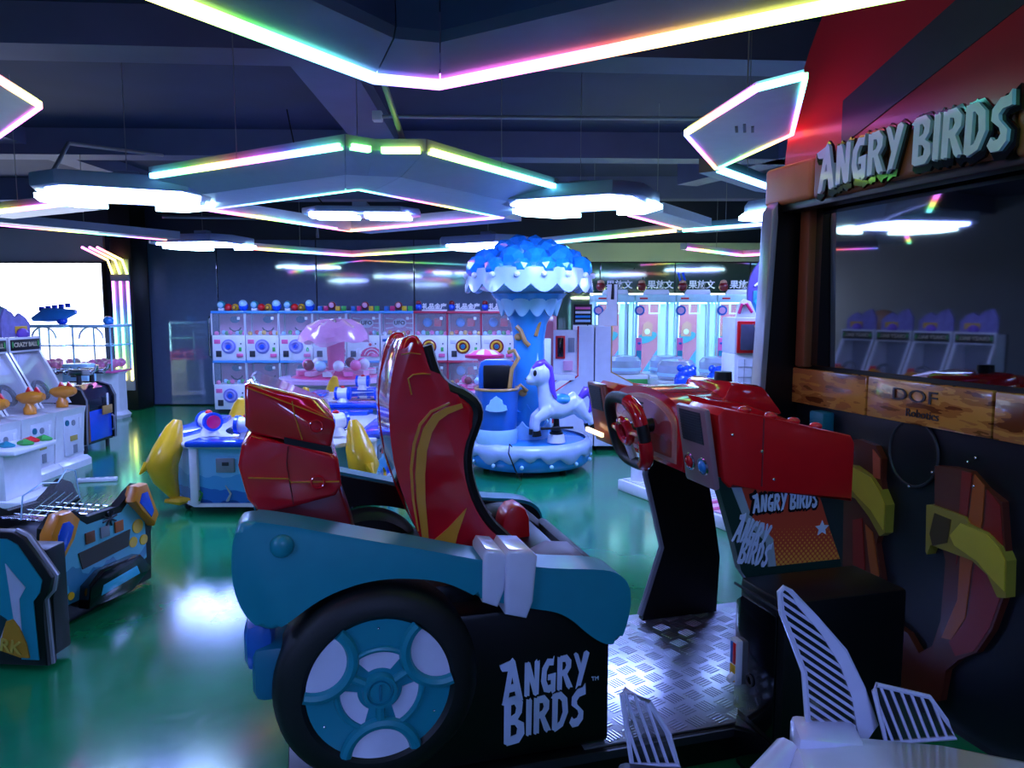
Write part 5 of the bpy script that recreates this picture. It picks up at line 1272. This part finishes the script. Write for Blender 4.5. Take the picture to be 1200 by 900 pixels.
# ------------------------------------------------------------------ left row: ball shooting machines facing right
def ball_machine(y, label, k):
    t = thing('ball_machine', label, 'arcade machine', (-4.24, y, 0), 0, 'white ball shooting machines in a row')
    w = .225
    MB().prism([(-.55, 0), (.14, 0), (.14, .06), (.10, .09), (-.55, .09)], 'y', -w-.005, w+.005, .004).done('skirt', WHITE, t)
    MB().prism([(-.55, .09), (.07, .09), (.09, .50), (.12, .57), (-.55, .60)], 'y', -w, w, .008).done('cabinet', WHITE, t)
    MB().box(.075, .092, -w+.12, w-.03, .13, .5, .004).done('door', WHITE2, t)
    MB().cyl((.09, -.06, .44), (.10, -.06, .44), .028, n=20).done('badge', TEALD, t)
    MB().cyl((.09, .04, .43), (.098, .04, .43), .028, n=20).done('speaker', GREY, t)
    MB().box(.092, .10, .13, .17, .36, .47, .004).done('coin_slot', WHITE, t)
    MB().box(.09, .098, -.02, .09, .26, .31, .002).done('notice', mat('notice_yellow', '#b8a050', .4), t)
    MB().box(.09, .098, .02, .08, .14, .22, .002).done('ticket_slot', GREY, t)
    for q in range(5): MB().box(.04, .06, -w-.006, -w+.002, .30+.03*q, .315+.03*q).done('vent_slot', GREY, t, smooth=0)
    # slanted target box
    sh = [(-.55, .60), (-.02, .60), (-.30, 1.12), (-.30, 1.22), (-.55, 1.22)]
    MB().prism(sh, 'y', -w, -w+.025, .004).done('side_board', WHITE, t); MB().prism(sh, 'y', w-.025, w, .004).done('side_board', WHITE, t)
    MB().box(-.55, -.5, -w, w, .6, 1.22).done('rear_panel', mat('slate_panel', '#454a60', .4), t, smooth=0)
    MB().prism([(-.05, .605), (-.06, .59), (-.33, 1.10), (-.32, 1.115)], 'y', -w+.025, w-.025).done('window', GLASS, t, smooth=0)
    MB().prism([(-.025, .60), (-.05, .60), (-.32, 1.115), (-.295, 1.12)], 'y', -w, -w+.03).done('window_frame', WHITE, t, smooth=0)
    MB().prism([(-.025, .60), (-.05, .60), (-.32, 1.115), (-.295, 1.12)], 'y', w-.03, w).done('window_frame', WHITE, t, smooth=0)
    MB().torus((-.2, .05, .74), .085, .022, 'x', 28, 8, T=Matrix.Translation((-.2, 0, .74)) @ Matrix.Rotation(math.radians(-28), 4, 'Y') @ Matrix.Translation((.2, 0, -.74))).done('target_ring', BLACK, t)
    MB().box(-.34, -.285, -w, w, 1.10, 1.24, .01).done('header', WHITE, t)
    MB().box(-.29, -.28, -w+.02, w-.02, 1.12, 1.22, .002).done('header_print', BLACK, t)
    text('CRAZY BALL', .058, mat('cream_letter', '#e0d0b0', .4), t, (-.278, 0, 1.17), FX, depth=.002, bold=.001)
    for s in (-1, 1): MB().ball((-.279, s*.18, 1.175), (.003, .012, .03), 10, 6).done('header_leaf', GREENP, t)
    # duck-like cannon
    T = Matrix.Translation((.0, .04, .58))
    MB().lathe([(.001, 0), (.05, 0), (.05, .05), (.035, .07), (.03, .1), (.001, .1)], 20, T=T).done('cannon_base', ORG, t)
    MB().tube([(-.10, 0, .15), (-.05, 0, .14), (.03, 0, .145), (.09, 0, .15), (.13, 0, .155)], [.025, .05, .06, .05, .03], 14, T=T).done('cannon', ORG, t)
    for q in range(2): MB().prism([(-.03+.07*q, .18), (.0+.07*q, .24), (.05+.07*q, .17)], 'y', -.015, .015, .004, T=T).done('cannon_crest', REDF, t)
    # topper board
    p = [(-.2, 1.24), (-.2, 1.40), (-.14, 1.50), (-.05, 1.47), (.0, 1.42), (.06, 1.46), (.14, 1.42), (.2, 1.36), (.2, 1.24)]
    MB().prism(p, 'x', -.38, -.36).done('topper_board', mat('topper_lilac_print', '#8c84c8', .4, var=.5, scale=16), t, smooth=0)
    MB().box(-.36, -.352, -.02, .15, 1.27, 1.34, .004).done('topper_plate', YEL, t)
    MB().ball((-.33, .04, 1.27), (.05, .06, .05), 14, 8).done('topper_ball', mat('violet_ball', '#8a5cd8', .3, coat=.3), t)
    return t
for k, (y, l) in enumerate([(5.47, 'white ball shooting machine off the left edge, third from the black gun cabinet'), (5.94, 'white ball shooting machine cut by the left edge of the picture'),
                            (6.41, 'white ball shooting machine with orange cannon, second from the black gun cabinet'), (6.88, 'white ball shooting machine with orange cannon next to the black gun cabinet')]):
    ball_machine(y, l, k)
# low white toy table cut off at left edge
tt = thing('toy_table', 'low white table with colourful plastic toys at the left edge', 'toy table', (-3.90, 5.75, 0), 0)
MB().box(-.12, .2, -.3, .2, .0, .05, .01).done('foot', WHITE, tt)
MB().box(-.10, .08, -.28, .16, .05, .4, .012).done('body', WHITE, tt)
MB().box(-.14, .18, -.3, .22, .40, .44, .01).done('table_top', WHITE, tt)
for k, (x, y, m_) in enumerate([(.06, .08, REDF), (.1, -.05, GREENP), (.02, -.15, TEAL), (.12, .15, GREENP)]):
    o = MB().tube([(-.06, 0, .015), (0, 0, .02), (.06, .01, .012)], [.012, .03, .01], 8).done('plastic_toy', m_, None, ['red plastic toy on the low white table', 'green plastic toy on the low white table', 'teal plastic toy on the low white table', 'small green plastic toy at the far end of the low white table'][k], 'toy')
    o.location = (-3.90+x, 5.75+y, .442)
# black gun cabinet with chrome guns
gc = thing('gun_cabinet', 'black shooting cabinet with grey edge trim behind the ball machines', 'arcade cabinet', (-4.55, 7.85, 0)); gc.scale = (.85, .85, .93)
pr = [(-.4, .08), (.0, .08), (.18, .10), (.2, .60), (.14, .72), (.0, .76), (-.4, .76)]
for y0 in (-.34, .30):
    MB().prism(pr, 'y', y0, y0+.04, .006).done('side_board', BLACK, gc)
    MB().tube([(a, y0+.0, b) for a, b in pr[1:6]], .010, 6).done('edge_trim', GREY, gc)
MB().prism([(a-.03, b-.01) for a, b in pr], 'y', -.3, .3).done('body', mat('navy_gloss', '#141a30', .2, coat=.4), gc, smooth=0)
MB().box(.1, .165, -.26, .26, .12, .5, .01).done('front_panel', BLUE, gc)
MB().box(.155, .18, -.30, -.26, .12, .55).done('copper_strip', BROWN, gc, smooth=0)
MB().box(.19, .205, .0, .22, .40, .5, .004).done('gold_plate', GOLDM, gc)
MB().tube([(.2, .2, .2), (.23, .2, .22), (.23, .2, .36), (.2, .2, .38)], .012, 6).done('grab_handle', GREY, gc)
MB().box(.196, .206, .10, .14, .5, .64, .003).done('label_strip', WHITE, gc)
for x, y in ((-.3, -.25), (.1, -.25), (-.3, .25), (.1, .25)): MB().cyl((x, y, 0), (x, y, .09), .025, n=12).done('foot', DGREY, gc)
for q, (y, l) in enumerate([(-.14, 'nearer chrome toy gun mounted on the black shooting cabinet'), (.16, 'farther chrome toy gun mounted on the black shooting cabinet')]):
    g = thing('toy_gun', l, 'gun', (-4.55, 7.85+y*.8, .707)); g.scale = (.9, .9, .8)
    MB().cyl((0, 0, 0), (0, 0, .12), .03, .025, 14).done('mount', DGREY, g)
    MB().box(-.12, .16, -.03, .03, .12, .2, .015).done('receiver', CHROME, g)
    for s in (-1, 1): MB().cyl((-.55, s*.018, .17), (-.1, s*.018, .17), .014, n=10).done('barrel', CHROME, g)
    MB().tube([(.14, 0, .16), (.2, 0, .2), (.22, 0, .26)], .022, 8).done('grip', CHROME, g)
    for c in range(4): MB().torus((-.45+.1*c, 0, .17), .035, .007, 'x', 14, 6).done('barrel_ring', CHROME, g)
# white glass crane machines under the bright screen
def crane(x, label, top, k):
    t = thing('crane_machine', label, 'crane machine', (x, 10.15, 0), 0, 'glass crane machines below the bright screen')
    MB().lathe([(.001, .0), (.30, .0), (.32, .05), (.27, .1), (.27, .60), (.29, .64), (.001, .64)], 8, a0=PI/8, a1=2*PI+PI/8).done('base', WHITE, t)
    MB().box(-.27, .27, -.275, .25, .64, .67, .004).done('pink_rail', PINK, t)
    for sx in (-1, 1):
        for sy in (-1, 1): MB().cyl((sx*.25, sy*.25, .66), (sx*.25, sy*.25, 1.26), .012, n=8).done('corner_post', GLOWC if k == 1 and sx > 0 else ICE, t)
    MB().box(-.26, .26, -.262, -.256, .66, 1.26).done('window', GLASS, t, smooth=0)
    MB().box(-.262, -.256, -.26, .26, .66, 1.26).done('window', GLASS, t, smooth=0); MB().box(.256, .262, -.26, .26, .66, 1.26).done('window', GLASS, t, smooth=0)
    MB().box(-.27, .27, -.27, .27, 1.0, 1.02).done('mid_rail', ICE, t, smooth=0)
    MB().torus((0, -.26, 1.1), .16, .012, 'y', 18, 6, a0=0, a1=PI).done('arch', WHITE, t)
    MB().box(-.28, .28, -.28, .28, 1.25, 1.29, .01).done('roof', ICE, t)
    for q in range(12): MB().ball((-.18+.12*(q % 4), -.15+.14*(q//4), .73+.03*(q % 2)), .062, 10, 6).done('prize_ball', PINK if k < 2 else [YEL, ICE, PINK][q % 3], t)
    MB().ball((.1, 0, 1.34), (.07, .07, .06), 12, 8).done('topper', [SKY, BLUE, PURP][k % 3], t)
    if k == 1:
        MB().tube([(-.3, 0, 1.36), (-.1, 0, 1.42), (.1, 0, 1.42), (.3, 0, 1.46)], [.03, .1, .09, .03], 12).done('topper', SKY, t)
        for q in range(5): MB().box(-.2+.09*q, -.14+.09*q, -.02, .02, 1.47+.012*q, 1.53+.012*q, .004).done('topper_block', BLUE, t)
    if k == 2: MB().prism([(-.15, 1.29), (-.13, 1.55), (-.02, 1.5), (0, 1.36), (.03, 1.29)], 'y', -.02, .02, .006).done('topper', ICE, t)
    MB().cyl((.2, -.15, 0), (.2, -.15, .02), .03, n=10).done('caster', DGREY, t)
    return t
crane(-5.62, 'white glass crane machine with pink balls, rightmost of three near the light pillar', 0, 0)
crane(-6.25, 'white glass crane machine with blue block topper, middle of three', 0, 1)
crane(-6.88, 'white glass crane machine with pale flag topper, leftmost of three', 0, 2)
wb2 = thing('change_box', 'small white coin exchange box behind the ball machines', 'box', (-5.4, 9.2, 0))
MB().box(-.16, .16, -.1, .1, 0, .82, .02).done('box_body', ICE, wb2); MB().box(-.05, .05, -.106, -.1, .66, .7, .002).done('slot', BLACK, wb2)
bt = thing('display_tower', 'brown and lilac pile topper behind the white ball machines', 'display', (-5.7, 7.3, 0))
MB().box(-.2, .2, -.3, .3, 0, 1.2, .01).done('body', WHITE2, bt)
MB().ball((.1, -.1, 1.34), (.12, .2, .15), 14, 8).done('topper', mat('tan_plastic'), bt); MB().ball((.05, .2, 1.28), (.1, .12, .1), 14, 8).done('topper', PURP, bt)

# ------------------------------------------------------------------ low coin machines, left foreground
CYANP = ramp_mat('mine_print', [(0, '#2f86a8'), (.3, '#3aa0b8'), (.5, '#2f7fa0'), (.7, '#5ab0c4')], 2, .1, .6, .35, .8, .2, 6)
lm = thing('coin_slide_machine', 'low turquoise coin slide machine with yellow handles at the left', 'arcade machine', (-2.15, 3.27, 0), math.radians(-13)); lm.scale = (1, .96, .95)
pr = [(.0, .0), (.02, .12), (.0, .20), (.04, .52), (.10, .57), (.22, .57), (.30, .50), (.52, .50), (.60, .57), (.66, .60), (.72, .57), (.80, .40), (.74, .30), (.74, .02)]
for x0 in (-.05, -.52):
    MB().prism(pr, 'x', x0, x0+.05, .008).done('side_board', BLACK, lm)
MB().prism([(.03, .1), (.03, .2), (.07, .50), (.12, .535), (.21, .535), (.29, .47), (.53, .47), (.61, .535), (.70, .40), (.70, .16), (.5, .10)], 'x', -.004, .004).done('art_panel', CYANP, lm, smooth=0)
MB().box(-.47, -.05, .06, .72, .05, .42).done('body', BLACK, lm, smooth=0)
for y0, y1, rv in ((.0, .2, 0), (.56, .76, 1)):
    pl = [(y0, .34), (y0+.02, .50), (y0+.08, .585), (y1-.05, .585), (y1, .53), (y1-.04, .44), (y0+.06, .32)] if not rv else [(y0, .52), (y0+.04, .60), (y0+.12, .60), (y1, .40), (y1-.04, .34), (y0+.06, .46)]
    MB().prism(pl, 'x', -.02, .055, .016).done('handle', ORG, lm)
    c = (sum(p[0] for p in pl)/len(pl), sum(p[1] for p in pl)/len(pl))
    MB().prism([(c[0]+(a-c[0])*.55, c[1]+(b_-c[1])*.6) for a, b_ in pl], 'x', .05, .058, .004).done('handle_inlay', BLUE, lm)
MB().prism([(.2, .06), (.22, .17), (.32, .22), (.58, .22), (.66, .12), (.5, .04)], 'x', .0, .07, .01).done('coin_tray', BLKG, lm)
MB().prism([(.28, .10), (.30, .15), (.54, .17), (.56, .12)], 'x', .066, .074, .003).done('tray_light', mat('cyan_panel', '#3fb8d8', .25, coat=.4), lm)
CARTM = mat('mine_cart_print', '#3c3430', .45); 
MB().prism([(.24, .25), (.56, .27), (.58, .36), (.22, .34)], 'x', .004, .010).done('cart_print', CARTM, lm, smooth=0)
for k in range(3): MB().box(.004, .012, .27+.1*k, .33+.1*k, .37, .43, .002).done('block_print', [BROWN, GREY, OR2][k], lm)
for k in range(4):
    a = PI/4*k+.2; MB().tube([(.008, .44-.05*math.cos(a), .46-.05*math.sin(a)*.8), (.008, .44+.05*math.cos(a), .46+.05*math.sin(a)*.8)], .005, 5).done('windmill_print', DGREY, lm)
for y, z, r in ((.09, .22, .035), (.64, .36, .04), (.60, .28, .03), (.68, .27, .03), (.16, .14, .02), (.67, .44, .025)):
    MB().cyl((.003, y, z), (.009, y, z), r, n=18).done('gold_coin_print', YEL, lm)
for k in range(9): MB().tube([(-.46+.05*k, .2, .50), (-.46+.05*k, .4, .46), (-.46+.05*k, .6, .54)], .005, 5).done('wire_rail', CHROME, lm)
for k in range(5): MB().tube([(-.48, .24+.08*k, .49), (-.05, .24+.08*k, .49)], .004, 5).done('wire_cross', CHROME, lm)
MB().prism([(.2, .5), (.22, .62), (.34, .66), (.44, .64), (.50, .70), (.56, .68), (.58, .52)], 'x', -.30, -.294).done('clear_guard', GLASS, lm, smooth=0)
MB().tube([(-.297, a, b_) for a, b_ in [(.2, .5), (.22, .62), (.34, .66), (.44, .64), (.50, .70), (.56, .68), (.58, .52)]], .004, 5).done('guard_edge', ICE, lm)
pk = thing('coin_slide_machine', 'low turquoise coin slide machine with drip art at the left bottom edge', 'arcade machine', (-2.175, 3.02, 0), math.radians(-4))
op = [(-.36, .02), (-.36, .34), (-.33, .40), (-.22, .565), (-.17, .59), (.13, .59), (.18, .565), (.29, .40), (.275, .34), (.24, .30), (.25, .02)]
MB().prism(op, 'y', -.06, .0, .008).done('front_board', BLACK, pk)
MB().tube([(a, -.03, b_) for a, b_ in op[5:]], .010, 6).done('edge_trim', GREY, pk)
cx, cz = -.03, .31
MB().prism([(cx+(a-cx)*.88, cz+(b_-cz)*.90) for a, b_ in op], 'y', -.065, -.055).done('art_panel', TEAL, pk, smooth=0)
PALE = mat('pale_print', '#b4bcd0', .4)
MB().prism([(.10, .46), (.13, .42), (.18, .36), (.15, .31), (.15, .10), (.05, .10), (.05, .22), (.08, .19), (.12, .22), (.11, .34)], 'y', -.068, -.06).done('drip_print', PALE, pk, smooth=0)
MB().prism([(-.05, .24), (-.06, .36), (-.04, .42), (.0, .43), (.03, .40), (.035, .30), (.02, .24), (.05, .16), (-.2, .12), (-.2, .24)], 'y', -.068, -.06).done('drip_print', PALE, pk, smooth=0)
MB().prism([(-.06, .17), (-.05, .26), (-.02, .26), (-.015, .2), (.0, .27), (.03, .26), (.03, .18), (.06, .24), (.09, .22), (.04, .10), (-.06, .10)], 'y', -.0705, -.064).done('silhouette_print', mat('dark_teal_print', '#12323a', .45), pk, smooth=0)
MB().prism([(.05, .06), (.07, .16), (.09, .215), (.12, .225), (.145, .19), (.17, .12), (.18, .06)], 'y', -.072, -.066).done('gold_mound_print', mat('amber_print', '#b08020', .4), pk, smooth=0)
MB().prism([(-.3, .05), (-.3, .11), (.05, .09), (.14, .06), (.14, .05)], 'y', -.0725, -.066).done('ground_print', mat('black_print', '#0e1418', .45), pk, smooth=0)
text('PARK', .075, mat('park_letter', '#b8a040', .4), pk, (.06, -.075, .115), (PI/2, .18, 0), depth=.002, bold=.002)
MB().box(-.34, .23, .0, .12, .03, .5, .01).done('body', BLACK, pk)
# power strip and cable on the floor
MB().tube([(-4.02, 6.24, .012), (-3.75, 6.2, .01), (-3.5, 5.6, .01), (-3.3, 5.0, .01), (-2.9, 4.9, .01), (-2.6, 5.0, .01)], .009, 6).done('cable', BLACK, None, 'black cable looping over the floor near the power strip', 'cable')
ps = thing('power_strip', 'white power strip lying on the green floor beside the ball machines', 'power strip', (-3.62, 6.34, 0), math.radians(12))
MB().box(-.16, .16, -.03, .03, 0, .035, .008).done('strip_body', WHITE, ps)
for k in range(4): MB().box(-.13+.075*k, -.09+.075*k, -.015, .015, .035, .037).done('socket', GREY, ps, smooth=0)
